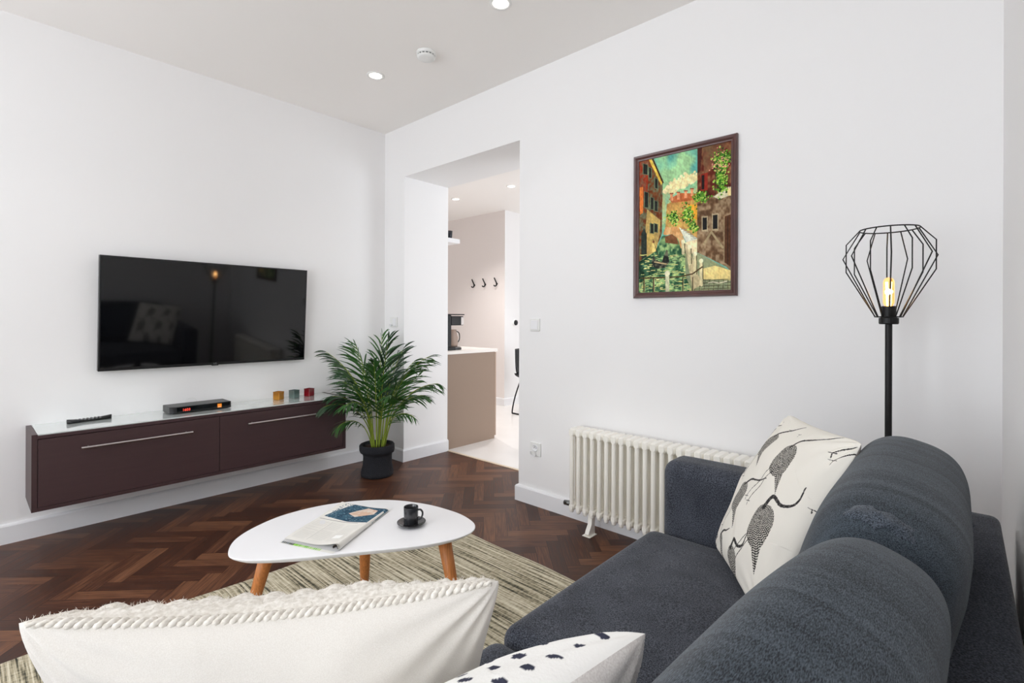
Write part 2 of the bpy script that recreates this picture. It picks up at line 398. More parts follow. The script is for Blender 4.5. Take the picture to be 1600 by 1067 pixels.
downlight(-.96, 1.667, KH, 'small recessed kitchen spotlight seen above the shelf through the opening', 95)
downlight(-.03, 1.681, KH, 'small recessed kitchen spotlight nearest the right edge of the wall opening', 95)
for x_, y_, wh, pw__ in ((.86, -2.15, 'over the television cabinet', 8), (2.0, -2.15, 'over the coffee table', 18), (3.1, -2.15, 'over the sofa seat', 9), (.86, -3.6, 'in front of the left window', 8), (2.0, -3.6, 'between the two windows', 16)):  # extra spots out of view, added to brighten the room from above
    downlight(x_, y_, H, 'added unseen recessed ceiling spotlight %s' % wh, pw__)
t = thing('smoke_alarm', 'round white smoke alarm with a dark slotted band on the ceiling', 'smoke alarm', (1.341, -.601, H))
obj('mounting_base', lathe(BM(), [(0, 0), (.056, 0), (.058, -.004), (.058, -.018), (.054, -.02), (0, -.02)], 48), M_white, t, smooth=True)
obj('vent_band', lathe(BM(), [(0, -.0195), (.052, -.0195), (.052, -.028), (0, -.028)], 48), mat('vent_grey', (120, 122, 122), .6), t, smooth=True)
bm = BM()
for k in range(16):
    a = k / 16 * 2 * PI; box(bm, .049, .0555, -.003, .003, -.0285, -.019, Matrix.Rotation(a, 4, 'Z'))
obj('vent_rib', bm, M_white, t)
obj('cover', lathe(BM(), [(0, -.028), (.055, -.028), (.055, -.034), (.046, -.041), (.02, -.043), (0, -.043)], 48), M_white, t, smooth=True)

# ------------------------------------------------------------ television
tv = thing('television', 'large flat black wall-mounted television above the brown cabinet', 'television', (.05, -1.35, .885))
tv.rotation_euler = (0, math.atan2(.045, .675), 0)
hw, hh = .61, .676
obj('casing', box(BM(), -.035, 0, -hw, hw, 0, hh), mat('tv_casing', (26, 26, 28), .3), tv, bevel=.003)
obj('screen', box(BM(), 0, .0015, -hw + .009, hw - .009, .018, hh - .009), M_screen, tv)
me = text_mesh('LG', .016); me.transform(Matrix.Translation((.0022, 0, .0095)) @ Matrix.Rotation(PI / 2, 4, 'Z') @ Matrix.Rotation(PI / 2, 4, 'X'))
obj('logo', me, mat('logo_grey', (150, 150, 152), .4), tv)
obj('sensor', box(BM(), -.01, .003, -.02, .02, -.004, .004), M_bplast, tv, bevel=.001)
obj('wall_bracket', box(BM(), -.042, -.0355, -.2, .2, .12, .42), M_black, tv)

# ------------------------------------------------------------ wall cabinet
cx = .33; cy0, cy1, cz0, cz1 = -2.255, -.553, .225, .612
cab = thing('wall_cabinet', 'long wall-hung dark brown cabinet with two flap doors under the television', 'cabinet', (0, (cy0 + cy1) / 2, cz0))
Lc = (cy1 - cy0) / 2; Hc = cz1 - cz0
bm = BM(); box(bm, 0, cx, -Lc, -Lc + .022, 0, Hc); box(bm, 0, cx, Lc - .022, Lc, 0, Hc); box(bm, 0, cx, -Lc + .022, Lc - .022, 0, .018); box(bm, .0, .012, -Lc + .022, Lc - .022, .018, Hc - .02); box(bm, 0, cx, -Lc + .022, Lc - .022, Hc - .024, Hc - .006)
obj('body', bm, M_brown, cab, bevel=.001)
obj('glass_top', box(BM(), .002, cx - .002, -Lc + .0225, Lc - .0225, Hc - .006, Hc), M_glasstop, cab, bevel=.001, label='pale glass top panel')
mid = -1.408 - (cy0 + cy1) / 2
M_brown2 = mat('dark_brown_door', (68, 49, 51), .4, var=.05, vs=5, stretch=(1, 1, 14))
for y0, y1, h0, h1 in ((-Lc + .024, mid - .0015, -2.068, -1.56), (mid + .0015, Lc - .024, -1.25, -.735)):
    d = obj('door', box(BM(), cx - .02, cx - .001, y0, y1, .02, Hc - .027), M_brown2, cab, bevel=.0012)
    c0 = (cy0 + cy1) / 2; bm = BM(); z = .518 - cz0; x = cx + .026
    tube(bm, [(x, h0 - c0, z), (x, h1 - c0, z)], .006, 14)
    for hy in (h0 - c0 + .03, h1 - c0 - .03): tube(bm, [(cx - .002, hy, z), (x, hy, z)], .0045, 10)
    obj('handle', bm, M_steel, d, smooth=False, label='long brushed steel bar handle')

# set-top box
ZT = cz1
sb = thing('set_top_box', 'flat black set-top box with red clock digits on the cabinet', 'set-top box', (.14, -1.476, ZT), math.radians(1))
bm = BM(); prism(bm, [(-.075, -.17), (.06, -.17), (.078, -.14), (.078, .165), (.074, .17), (-.075, .17)], .004, .044)
obj('case', bm, M_bplast, sb, bevel=.002)
obj('front_glass', box(BM(), .078, .0792, -.135, .16, .008, .040), mat('gloss_black', (10, 14, 16), .08), sb)
me = text_mesh('1603', .022); me.transform(Matrix.Translation((.0797, -.085, .022)) @ Matrix.Rotation(PI / 2, 4, 'Z') @ Matrix.Rotation(PI / 2, 4, 'X'))
obj('clock_digits', me, mat('red_led', (200, 60, 50), .5, emit=(255, 80, 60), es=1.5), sb, label='glowing red clock digits')
lg = obj('logo', box(BM(), .079, .0802, .088, .112, .012, .036), mat('orange_logo', (240, 140, 30), .4, emit=(245, 140, 30), es=.35), sb, label='small orange square logo')
obj('logo_lettering', box(BM(), .0802, .0805, .092, .108, .0155, .0185), mat('logo_white', (250, 240, 225), .4), lg)
obj('foot', box(BM(), -.06, .055, -.15, .15, 0, .0045), M_black, sb)
cb = obj('power_cable', tube(BM(), spline([(-.04, -.03, 0.02), (-.09, -.04, .05), (-.125, -.01, .062), (-.135, .03, .05), (-.136, .04, .0)], 8, False), .0018, 8), M_white, sb, smooth=True, label='thin white cable looping up behind')
# remote
rm = thing('remote_control', 'slim black remote control lying on the left end of the cabinet', 'remote control', (.09, -2.0, ZT), math.radians(-82 + 90))
def rc():
    bm = BM(); n = 24; rings = []
    for i in range(n + 1):
        t = i / n; y = -.1 + .2 * t; w = .022 - .006 * math.sin(PI * t) ** 2 + .003 * math.cos(PI * t); h = .024 - .008 * math.sin(PI * t)
        e = min(1, math.sqrt(max(0, 1 - (2 * t - 1) ** 10))) if i not in (0, n) else .3
        rings.append([bm.verts.new((w * e * math.cos(a) * 1.0, y, h / 2 + h / 2 * math.copysign(abs(math.sin(a)) ** .6, math.sin(a)))) for a in [2 * PI * k / 16 for k in range(16)]])
    for a, b in zip(rings, rings[1:]):
        for k in range(16): bm.faces.new((a[k], a[(k + 1) % 16], b[(k + 1) % 16], b[k]))
    bm.faces.new(rings[0]); bm.faces.new(rings[-1]); return bm
obj('body', rc(), M_bplast, rm, smooth=True)
bm = BM()
for i in range(8):
    for j in range(3): box(bm, -.012 + j * .012 - .004, -.012 + j * .012 + .004, -.075 + i * .017 - .004, -.075 + i * .017 + .004, .012, .0185)
obj('button', bm, mat('button_grey', (120, 120, 122), .5), rm, kind='stuff')
# coloured tealight cubes
for (x, y, rz, c, lb) in ((.105, -.955, .5, (206, 138, 28), 'small amber glass tealight cube, leftmost of three on the cabinet'),
                          (.105, -.842, .35, (116, 138, 134), 'small grey-green glass tealight cube between the amber and red ones'),
                          (.105, -.728, .4, (150, 20, 34), 'small dark red glass tealight cube nearest the palm')):
    t = thing('tealight_holder', lb, 'candle holder', (x, y, ZT), rz, group='tealight cubes on the cabinet')
    s = .027; bm = BM(); box(bm, -s, s, -s, s, 0, .058)
    bm.faces.ensure_lookup_table(); top = max(bm.faces, key=lambda f: f.calc_center_median().z)
    r = bmesh.ops.inset_region(bm, faces=[top], thickness=.006); 
    ex = bmesh.ops.extrude_face_region(bm, geom=[top]); bmesh.ops.translate(bm, verts=[v for v in ex['geom'] if isinstance(v, bmesh.types.BMVert)], vec=(0, 0, -.03)); bmesh.ops.delete(bm, geom=[top], context='FACES_ONLY')
    obj('glass_cube', bm, mat('coloured_glass', c, .12, trans=.25, coat=.5), t, bevel=.005)
    obj('candle', lathe(BM(), [(0, .0285), (.018, .0285), (.018, .042), (0, .042)], 20), mat('wax', (236, 230, 214), .5), t, smooth=True)

# ------------------------------------------------------------ switches and sockets
def plate(name, lb, M, w, h, build, cat='wall switch'):
    t = thing(name, lb, cat); t.matrix_world = M
    obj('faceplate', box(BM(), -w / 2, w / 2, -.011, 0, -h / 2, h / 2), M_white, t, bevel=.003)
    build(t); return t
MB = lambda x, z, y=0: Matrix.Translation((x, y, z))
plate('light_switch', 'square white light switch right of the opening above the socket', MB(1.713, 1.162), .08, .08,
      lambda t: obj('rocker', box(BM(), -.029, .029, -.015, -.0111, -.029, .029), M_trim, t, bevel=.002))
def thermo(t):
    obj('rocker', box(BM(), -.005, .038, -.015, -.0111, -.032, .032), M_trim, t, bevel=.002)
    obj('dial', lathe(BM(), [(0, 0), (.014, 0), (.013, .012), (0, .012)], 24, M=Matrix.Translation((-.026, -.0111, -.022)) @ Matrix.Rotation(PI / 2, 4, 'X')), M_trim, t, smooth=True)
plate('light_switch', 'pale wall control with a small dial on the narrow wall left of the opening', MB(.148, 1.168), .1, .085, thermo)
def sock(zs, plug):
    def f(t):
        for z in zs:
            k = obj('socket_well', lathe(BM(), [(.021, 0), (.023, .002), (.021, .0035), (.019, .001), (0, .0006)], 28, M=Matrix.Translation((0, -.0111, z)) @ Matrix.Rotation(PI / 2, 4, 'X')), M_trim, t, smooth=True)
            bm = BM()
            for s in (-1, 1): tube(bm, [(s * .0085, -.0112, z), (s * .0085, -.0124, z)], .0026, 10)
            tube(bm, [(0, -.0112, z + .008), (0, -.018, z + .008)], .0022, 8)
            obj('contact', bm, mat('contact_grey', (70, 70, 70), .5), k)
        if plug: 
            obj('hinged_cover', lathe(BM(), [(.021, 0), (.024, .002), (.022, .006), (.0205, .003), (.0195, 0)], 28, M=Matrix.Translation((-.008, -.02, -.024)) @ Matrix.Rotation(PI / 2 + .5, 4, 'X')), M_trim, t, smooth=True)
    return f
plate('power_socket', 'white wall socket low beside the radiator with its round cover hanging', MB(1.722, .361), .085, .085, sock((.008,), True), 'socket')
plate('power_socket', 'white wall socket on the right wall behind the sofa', Matrix.Translation((X1, -.235, .385)) @ Matrix.Rotation(-PI / 2, 4, 'Z'), .08, .08, sock((0,), False), 'socket')

# ------------------------------------------------------------ radiator
NS = 24; PX = .0453; rx0 = 2.11; yr0, yr1 = -.152, -.058
rad = thing('column_radiator', 'cream white column radiator standing along the wall behind the sofa arm', 'radiator', (rx0, -.1, 0))
def sect():
    bm = BM(); zb, zt = .100, .577; y0, y1 = yr0 + .1, yr1 + .1; r = .0128
    for y in (y0, (y0 + y1) / 2, y1):
        pr = [(y, zb + .002 + 0), ]
        tube(bm, [(0, y, zb), (0, y, zb + .004), (0, y, zb + .012), (0, y, zt - .05), (0, y, zt - .02)], [r * .5, r * .85, r, r, r], 14)
    # header castings joining the columns, widening to touch the neighbours
    for za, zc, w in ((zt - .046, zt, .0218), (zb + .012, zb + .05, .0170)):
        n = 10; rings = []
        for i in range(n + 1):
            a = -1 + 2 * i / n; yy = (y0 + y1) / 2 + a * ((y1 - y0) / 2 + r); q = math.sqrt(max(.0, 1 - a ** 8)); q = max(q, .25)
            rings.append([bm.verts.new((xx * (.55 + .45 * q), yy, (za + zc) / 2 + s * (zc - za) / 2 * (.7 + .3 * q))) for xx, s in ((-w, -.5), (-w, .6), (-w * .6, 1), (w * .6, 1), (w, .6), (w, -.5), (w * .5, -1), (-w * .5, -1))])
        for a, b in zip(rings, rings[1:]):
            for k in range(8): bm.faces.new((a[k], a[(k + 1) % 8], b[(k + 1) % 8], b[k]))
        bm.faces.new(rings[0]); bm.faces.new(rings[-1])
    return bm
s0 = obj('section', sect(), M_cream, rad, smooth=False, bevel=.002)
for i in range(1, NS):
    s = s0.copy(); COL.objects.link(s); s.parent = rad; s.location = (i * PX, 0, 0)
def foot_bm(x):
    bm = BM()
    prof = [(-.055, .0), (-.075, .012), (-.068, .028), (-.045, .06), (-.038, .125), (.0, .125), (-.012, .06), (-.01, .0)]
    a = [bm.verts.new((x - .013, y, z)) for y, z in prof]; b = [bm.verts.new((x + .013, y, z)) for y, z in prof]
    bm.faces.new(a); bm.faces.new(b[::-1])
    for i in range(8): bm.faces.new((a[i], a[(i + 1) % 8], b[(i + 1) % 8], b[i]))
    box(bm, x - .026, x + .026, -.082, -.01, 0, .004)
    return bm
for i in (3, 20): obj('foot', foot_bm(i * PX - .02), M_cream, rad, bevel=.0015)
bm = BM(); tube(bm, [(-.02, .0, .126), (-.046, .0, .124), (-.05, .0, .124), (-.088, .0, .120)], [.010, .010, .016, .014], 12); tube(bm, [(-.058, .0, .124), (-.058, .065, .126), (-.058, .098, .126)], .008, 10)
obj('valve', bm, mat('valve_chrome', (120, 122, 120), .35, metal=1), rad, smooth=True, label='chrome radiator valve')

# ------------------------------------------------------------ painting (generic canal view)
def paint_canvas():
    ix = ((97, 228), (622, 112), (622, 960), (97, 978))
    def T(p):  # crop px -> unit square
        x, y = p; u = (x - 97) / 525.; t = 228 - 116 * u; b = 978 - 18 * u
        u2 = u ** 1.0; return (u2, 1 - (y - t) / (b - t))
    P = lambda *a: [T(q) for q in a]
    c = Canvas(300, 430, (120, 170, 150))
    c.fill(c.V > .4, (104, 172, 160), 14, 6, 2, (150, 190, 140))
    c.fill((c.V > .5) & (c.V < .72) & (c.U > .25), (190, 195, 140), 16, 9, 4, (140, 185, 150))
    for k in range(260):  # cloud
        a = random.gauss(0, 1); x, y = T((360 + a * 42, 345 - a * 18 + random.gauss(0, 14))); c.dab(x, y, random.uniform(.008, .025), random.choice([(226, 214, 160), (238, 224, 176), (214, 200, 150)]))
    c.poly(P((97, 520), (130, 380), (130, 200), (97, 200)), (150, 66, 40), 10)
    # left building
    c.poly(P((97, 180), (150, 180), (245, 345), (240, 640), (180, 780), (97, 800)), (128, 78, 48), 34, 26, 3, (98, 96, 72))
    c.poly(P((97, 215), (160, 215), (150, 430), (97, 520)), (160, 70, 44), 26, 30, 7, (120, 80, 60))
    c.poly(P((150, 200), (176, 212), (243, 345), (236, 362)), (214, 182, 84), 16)
    c.line(P((180, 205), (246, 345)), .018, (70, 40, 26)); 
    c.poly(P((150, 500), (230, 560), (228, 640), (200, 760), (140, 780), (140, 600)), (214, 186, 116), 30, 18, 9, (166, 140, 84))
    c.poly(P((100, 375), (124, 372), (124, 520), (104, 530)), (206, 120, 60), 16)
    for q in ((125, 240, 24, 60), (160, 260, 14, 60), (198, 320, 14, 60), (134, 400, 20, 90), (172, 430, 16, 70), (196, 450, 16, 60), (172, 580, 16, 56), (196, 580, 16, 50)):
        x, y, w, h = q; c.poly(P((x - 6, y - 4), (x + w + 6, y + 4), (x + w + 6, y + h + 4), (x - 6, y + h)), (104, 116, 92), 12); c.poly(P((x, y), (x + w, y + 5), (x + w, y + h), (x, y + h - 3)), (40, 40, 36), 8)
    c.poly(P((112, 640), (130, 608), (148, 640), (148, 780), (114, 800)), (52, 60, 54), 12)
    # back street
    c.poly(P((270, 470), (350, 430), (445, 420), (445, 700), (340, 640), (262, 600)), (206, 172, 104), 28, 16, 11, (170, 126, 70))
    c.poly(P((385, 470), (445, 475), (445, 560), (395, 560)), (222, 164, 60), 12)
    c.poly(P((282, 440), (350, 405), (442, 410), (442, 445), (300, 462)), (176, 104, 66), 20)
    for x, y in ((297, 405), (338, 398), (380, 390), (415, 378)): c.poly(P((x - 8, y), (x + 8, y), (x + 8, y + 45), (x - 8, y + 45)), (214, 150, 110), 14); c.poly(P((x - 11, y), (x + 11, y), (x + 11, y + 7), (x - 11, y + 7)), (150, 84, 60))
    # water
    c.poly(P((97, 800), (200, 740), (245, 650), (340, 650), (375, 740), (420, 900), (420, 975), (97, 978)), (70, 110, 84), 40, 22, 13, (140, 168, 110))
    c.poly(P((97, 800), (190, 750), (215, 860), (97, 900)), (26, 60, 46), 20, 20, 15, (50, 84, 60))
    for k in range(330):
        x = random.uniform(100, 405); y = random.uniform(760, 972)
        if x > 375 + (y - 760) * .25: continue
        u, v = T((x, y)); L = random.uniform(.02, .05); c.line([(u, v), (u + L, v + random.uniform(-.003, .003))], .006, random.choice([(206, 204, 130), (168, 190, 130), (34, 74, 58), (104, 146, 110), (224, 214, 150), (20, 48, 44)]))
    # bridge
    c.poly(P((248, 640), (262, 600), (330, 598), (372, 670), (372, 740), (352, 720), (335, 665), (300, 640), (262, 648)), (216, 178, 128), 16, 20, 17, (190, 140, 90))
    c.poly(P((258, 655), (300, 640), (330, 662), (340, 700), (262, 690)), (120, 84, 56), 10)
    c.poly(P((340, 600), (445, 665), (445, 690), (385, 690)), (206, 208, 190), 12); 
    for k in range(6): c.line(P((352 + k * 14, 612 + k * 10), (392 + k * 10, 616 + k * 10)), .006, (130, 130, 118))
    # right building
    c.poly(P((443, 100), (640, 90), (640, 880), (600, 830), (443, 745)), (108, 84, 62), 24, 22, 19, (140, 118, 92))
    c.poly(P((443, 100), (640, 90), (640, 360), (443, 470)), (104, 50, 34), 22, 18, 21, (128, 88, 60))
    c.poly(P((470, 100), (600, 100), (560, 240), (480, 300)), (132, 106, 78), 18, 14, 23, (110, 70, 50))
    c.poly(P((443, 150), (470, 140), (460, 280), (443, 300)), (80, 40, 30), 8)
    c.poly(P((462, 300), (500, 290), (500, 390), (462, 395)), (142, 50, 34), 10); c.poly(P((466, 306), (482, 304), (482, 385), (466, 388)), (44, 30, 26), 6)
    for x, y, w, h in ((474, 548, 22, 68), (528, 534, 24, 78)): c.poly(P((x - 6, y - 8), (x + w + 6, y - 10), (x + w + 6, y + h + 12), (x - 6, y + h + 10)), (176, 160, 130), 10); c.poly(P((x, y), (x + w, y - 2), (x + w, y + h), (x, y + h + 2)), (36, 34, 34), 6)
    c.poly(P((583, 545), (622, 530), (622, 830), (583, 800)), (86, 56, 34), 14); c.line(P((586, 545), (586, 800)), .012, (150, 130, 100)); c.line(P((604, 545), (604, 815)), .006, (50, 34, 24))
    c.line(P((480, 700), (520, 630), (580, 720)), .02, (160, 144, 112))
    # balcony
    c.poly(P((530, 430), (600, 375), (622, 375), (622, 420), (560, 445)), (196, 190, 160), 16); c.poly(P((600, 380), (622, 378), (622, 425), (604, 425)), (226, 206, 150), 8)
    for k in range(9): c.line(P((540 + k * 9, 300), (540 + k * 9, 415 - k * 4)), .005, (40, 44, 30))
    # pavement
    c.poly(P((443, 745), (600, 840), (640, 890), (640, 975), (420, 975), (380, 880), (375, 700), (443, 680)), (150, 156, 120), 18, 12, 25, (124, 132, 104))
    c.poly(P((470, 840), (540, 822), (622, 850), (622, 905), (480, 900)), (230, 208, 142), 12, 10, 27, (206, 190, 130))
    c.poly(P((372, 690), (443, 670), (443, 745), (385, 760)), (222, 206, 166), 10)
    for k in range(5): c.line(P((430, 905 + k * 17), (622, 900 + k * 17)), .006, (70, 66, 48)); 
    for k in range(9): c.line(P((440 + k * 24, 905), (430 + k * 25, 970)), .005, (80, 74, 54))
    # railing posts and rails
    c.poly(P((372, 690), (392, 700), (470, 930), (420, 960)), (190, 176, 140), 16)
    for x, y, h in ((365, 690, 60), (402, 720, 90), (432, 760, 110), (466, 800, 130)): c.line(P((x, y), (x + 2, y + h)), .034, (206, 196, 156)); u, v = T((x, y - 6)); c.dab(u, v, .022, (224, 216, 180)); c.line(P((x + 9, y + 6), (x + 11, y + h)), .009, (90, 84, 60))
    c.line(P((470, 830), (420, 868), (350, 884), (270, 888), (110, 894)), .014, (84, 66, 40))
    c.line(P((274, 870), (274, 975)), .044, (190, 190, 158)); u, v = T((274, 866)); c.dab(u, v, .03, (206, 204, 176))
    for x in (130, 190, 364, 420): c.line(P((x, 890), (x, 970)), .012, (66, 54, 36)); c.line(P((x + 5, 895), (x + 5, 970)), .005, (180, 160, 120))
    # gondola
    c.poly(P((178, 800), (190, 760), (205, 790), (240, 800), (268, 730), (276, 735), (285, 800), (262, 830), (215, 840), (190, 828)), (44, 46, 44), 12, 20, 5, (110, 110, 90)); c.line(P((196, 800), (268, 812)), .012, (190, 170, 130))
    c.poly(P((182, 690), (200, 690), (205, 740), (180, 745)), (226, 204, 130), 10); u, v = T((190, 685)); c.dab(u, v, .014, (150, 100, 70)); c.line(P((186, 672), (222, 770)), .006, (60, 50, 36))
    # foliage
    G = [(60, 110, 34), (96, 146, 46), (36, 74, 26), (140, 178, 72), (84, 130, 50), (176, 196, 104)]
    for (x, y, sx, sy, n) in ((570, 225, 19, 26, 260), (568, 330, 15, 42, 250), (462, 430, 18, 15, 150), (308, 545, 17, 18, 190), (392, 525, 15, 26, 200), (422, 595, 12, 16, 110), (600, 200, 12, 14, 70)):
        for k in range(n):
            u, v = T((random.gauss(x, sx), random.gauss(y, sy))); c.dab(u, v, random.uniform(.005, .012), random.choice(G))
    for k in range(46): u, v = T((random.gauss(565, 24), random.gauss(235, 30))); c.dab(u, v, .006, (214, 150, 130))
    c.line(P((505, 920), (530, 915), (560, 922), (600, 912)), .008, (214, 206, 180))
    n1 = vnoise(c.U * 90, c.V * 60, 31); n2 = vnoise(c.U * 40 + c.V * 31, c.V * 90 + c.U * 37, 33); n3 = vnoise(c.U * 9, c.V * 12, 35)
    c.a *= (.85 + .14 * n1 + .13 * n2 + .16 * n3)[..., None]
    c.a = np.clip((c.a - 118) * 1.12 + 112, 0, 255)
    return c
pw, ph = 2.963 - 2.418, 2.0902 - 1.3146
pic = thing('framed_painting', 'painting of a canal with houses and a bridge in a brown wooden frame', 'painting', ((2.418 + 2.963) / 2, 0, 1.3146))
def frame_bm():
    bm = BM(); prof = [(0, 0), (0, .016), (.006, .024), (.014, .022), (.022, .014), (.030, .012), (.032, .004)]  # inset, depth
    rings = []
    for ins, d in prof:
        rings.append([bm.verts.new((x, -d, z)) for x, z in ((-pw / 2 + ins, ins), (pw / 2 - ins, ins), (pw / 2 - ins, ph - ins), (-pw / 2 + ins, ph - ins))])
    for a, b in zip(rings, rings[1:]):
        for k in range(4): bm.faces.new((a[k], a[(k + 1) % 4], b[(k + 1) % 4], b[k]))
    return bm
obj('frame', frame_bm(), mat('mahogany_frame', (78, 42, 38), .3, var=.15, vs=20, coat=.4), pic, bevel=.001)
cv = paint_canvas(); iu, iv = 300, 430
U, V = np.meshgrid(np.linspace(0, 1, iu), np.linspace(0, 1, iv))
P3 = np.stack([-pw / 2 + .03 + U * (pw - .06), -.0085 + 0 * U, .03 + V * (ph - .06)], -1)
obj('canvas', grid_mesh('canvas', P3, cv.sample(U, V)), mat_attr('oil_paint', .6, .25, bump=.3, bs=160, bd=.001), pic)
obj('backing', box(BM(), -pw / 2 + .004, pw / 2 - .004, -.008, 0, .004, ph - .004), M_brown, pic)

# ------------------------------------------------------------ floor lamp
LX, LY = 3.567, -.3
lamp = thing('floor_lamp', 'tall black floor lamp with an open wire cage shade and lit bulb', 'lamp', (LX, LY, 0))
obj('base', lathe(BM(), [(0, 0), (.12, 0), (.125, .004), (.122, .016), (.02, .022), (0, .022)], 40), M_black, lamp, smooth=True)
obj('pole', tube(BM(), [(0, 0, .02), (0, 0, 1.19)], .0105, 16), M_black, lamp, smooth=False)
so = obj('socket', lathe(BM(), [(0, 1.186), (.027, 1.186), (.029, 1.19), (.029, 1.208), (.024, 1.209), (.022, 1.212), (.022, 1.248), (.02, 1.25), (.013, 1.25), (.013, 1.23), (0, 1.23)], 28), M_black, lamp, smooth=False)
bm = BM()
zt, zb = 1.520, 1.212; rtop, rbot = .086, .040
tube(bm, [(rtop * math.cos(a), rtop * math.sin(a), zt) for a in [2 * PI * k / 48 for k in range(48)]], .0024, 6, closed=True)
tube(bm, [(rbot * math.cos(a), rbot * math.sin(a), zb) for a in [2 * PI * k / 32 for k in range(32)]], .0024, 6, closed=True)
nw = 14
for k in range(nw):
    a = 2 * PI * (k + .8) / nw; d = Vector((math.cos(a), math.sin(a), 0))
    def p(r, z): return d * r + Vector((0, 0, z))
    pts = [p(rtop, zt), p(.128, 1.470), p(.128, 1.372), p(rbot, zb)] if k % 2 else [p(rtop, zt), p(.139, 1.425), p(rbot, zb)]
    tube(bm, pts, .0021, 6)
for k in range(4):
    a = PI / 2 * k + .4; tube(bm, [(rbot * math.cos(a), rbot * math.sin(a), zb), (.02 * math.cos(a), .02 * math.sin(a), zb)], .002, 6)
obj('cage_shade', bm, M_black, lamp)
bl = obj('bulb', lathe(BM(), [(.011, 1.232), (.012, 1.25), (.0165, 1.262), (.0165, 1.335), (.013, 1.345), (.006, 1.35), (0, 1.351)], 24), mat('amber_bulb_glass', (255, 225, 170), .05, trans=1, ior=1.1, emit=(255, 180, 90), es=.6), lamp, smooth=True, label='lit amber tubular bulb')
bm = BM()
for k in range(6):
    a = PI / 3 * k; tube(bm, [(.005 * math.cos(a), .005 * math.sin(a), 1.25), (.008 * math.cos(a), .008 * math.sin(a), 1.335)], .0011, 5)
obj('filament', bm, mat('filament', (255, 200, 120), .5, emit=(255, 190, 105), es=25), bl)
d = bpy.data.lights.new('bulb_light', 'POINT'); d.energy = 6; d.color = (1, .66, .36); d.shadow_soft_size = .012
l = bpy.data.objects.new('bulb_light', d); COL.objects.link(l); l.parent = lamp; l.location = (0, 0, 1.30)
bl.visible_shadow = True

# ------------------------------------------------------------ potted palm
px_, py_ = .44, -.35
palm = thing('potted_palm', 'bushy green palm in a round charcoal fabric pot beside the cabinet', 'potted plant', (px_, py_, 0))
pot = obj('pot', lathe(BM(), [(0, 0), (.105, 0), (.117, .006), (.12, .03), (.108, .09), (.107, .15), (.112, .178), (.126, .182), (.131, .2), (.130, .232), (.122, .243), (.112, .24), (.108, .22), (.0, .215)], 48), mat('charcoal_felt', (36, 37, 42), .98, bump=.8, bs=160, bd=.004, var=.25, vs=120), palm, smooth=True)
for v in pot.data.vertices:
    n = mn.noise(Vector((v.co.x * 14, v.co.y * 14, v.co.z * 10))); r = Vector((v.co.x, v.co.y, 0)); v.co += r * n * .045
obj('soil', lathe(BM(), [(0, .222), (.06, .224), (.108, .219), (.108, .214), (0, .214)], 32), M_soil, palm, smooth=True)
M_leaf = mat('palm_leaf', (46, 92, 34), .45, var=.35, vs=5, spec=.5, coat=.2)
M_leaf2 = mat('palm_leaf_dark', (30, 66, 34), .42, var=.3, vs=5, spec=.5, coat=.2)
M_stem = mat('palm_stem', (142, 160, 58), .45, var=.25, vs=9)
def clampP(p):
    w = Vector((p.x + px_, p.y + py_, p.z))
    if w.x < .035: w.x = .035 + (w.x - .035) * .02
    lim = -.03 if w.x < 3 else 0
    if w.y > lim: w.y = lim + (w.y - lim) * .02
    if w.y < -.545 and w.x < .4 and w.z < .63: w.x = .4
    return Vector((w.x - px_, w.y - py_, w.z))
def frond(az, lean, length, zbase, rad0, rnd, scale=1):
    # rachis
    d = Vector((math.cos(az), math.sin(az), 0)); p0 = Vector((rad0 * math.cos(az) , rad0 * math.sin(az), zbase))
    ang = lean * .25; p = p0.copy(); pts = [p.copy()]; n = 22
    for i in range(n):
        t = i / n; ang_t = lean * (.12 + 1.0 * t ** 1.6) ; p = p + (d * math.sin(ang_t) + Vector((0, 0, 1)) * math.cos(ang_t)) * length / n; pts.append(clampP(p))
    bs = BM(); tube(bs, pts, [.0052 * (1 - i / (n + 1)) * scale + .0012 for i in range(n + 1)], 6)
    bl_ = BM()
    i0 = int(n * .44); side = Vector((-d.y, d.x, 0))
    m = 15
    for k in range(m):
        t = k / (m - 1); fi = i0 + (n - i0) * t; i = min(int(fi), n - 1); q = pts[i].lerp(pts[i + 1], fi - i); tan = (pts[i + 1] - pts[i]).normalized()
        nor = side.cross(tan).normalized()
        for s in (-1, 1):
            L = (.085 + .145 * math.sin(PI * min(1, t * .85 + .12))) * rnd.uniform(.85, 1.1) * scale
            spread = math.radians(40 - 24 * t + rnd.uniform(-9, 9))
            dr = (tan * math.cos(spread) + side * s * math.sin(spread) + nor * rnd.uniform(.0, .35)).normalized()
            w = .0068 * scale * rnd.uniform(.8, 1.15); wd = (tan.cross(dr)).normalized().cross(dr).normalized()
            wd = (wd + nor * .3 * s).normalized()
            c = q.copy(); prev = None; seg = 6; dd = dr.copy()
            for j in range(seg + 1):
                f = j / seg; ww = w * (math.sin(PI * min(1, f * .9 + .1)) ** .7) * (1 if f < .95 else .2)
                a = bl_.verts.new(clampP(c - wd * ww)); b = bl_.verts.new(clampP(c + wd * ww))
                if prev: bl_.faces.new((prev[0], prev[1], b, a))
                prev = (a, b); dd = (dd + Vector((0, 0, -.07 - .13 * f))).normalized(); c = c + dd * L / seg
    return bs, bl_
rnd = random.Random(21)
specs = []
for k in range(17):
    az = k * 2.399 + rnd.uniform(-.2, .2); q = k / 16
    specs.append((az, math.radians(20 + 62 * q + rnd.uniform(-6, 6)), (.86 - .30 * q) * rnd.uniform(.93, 1.05), 1))
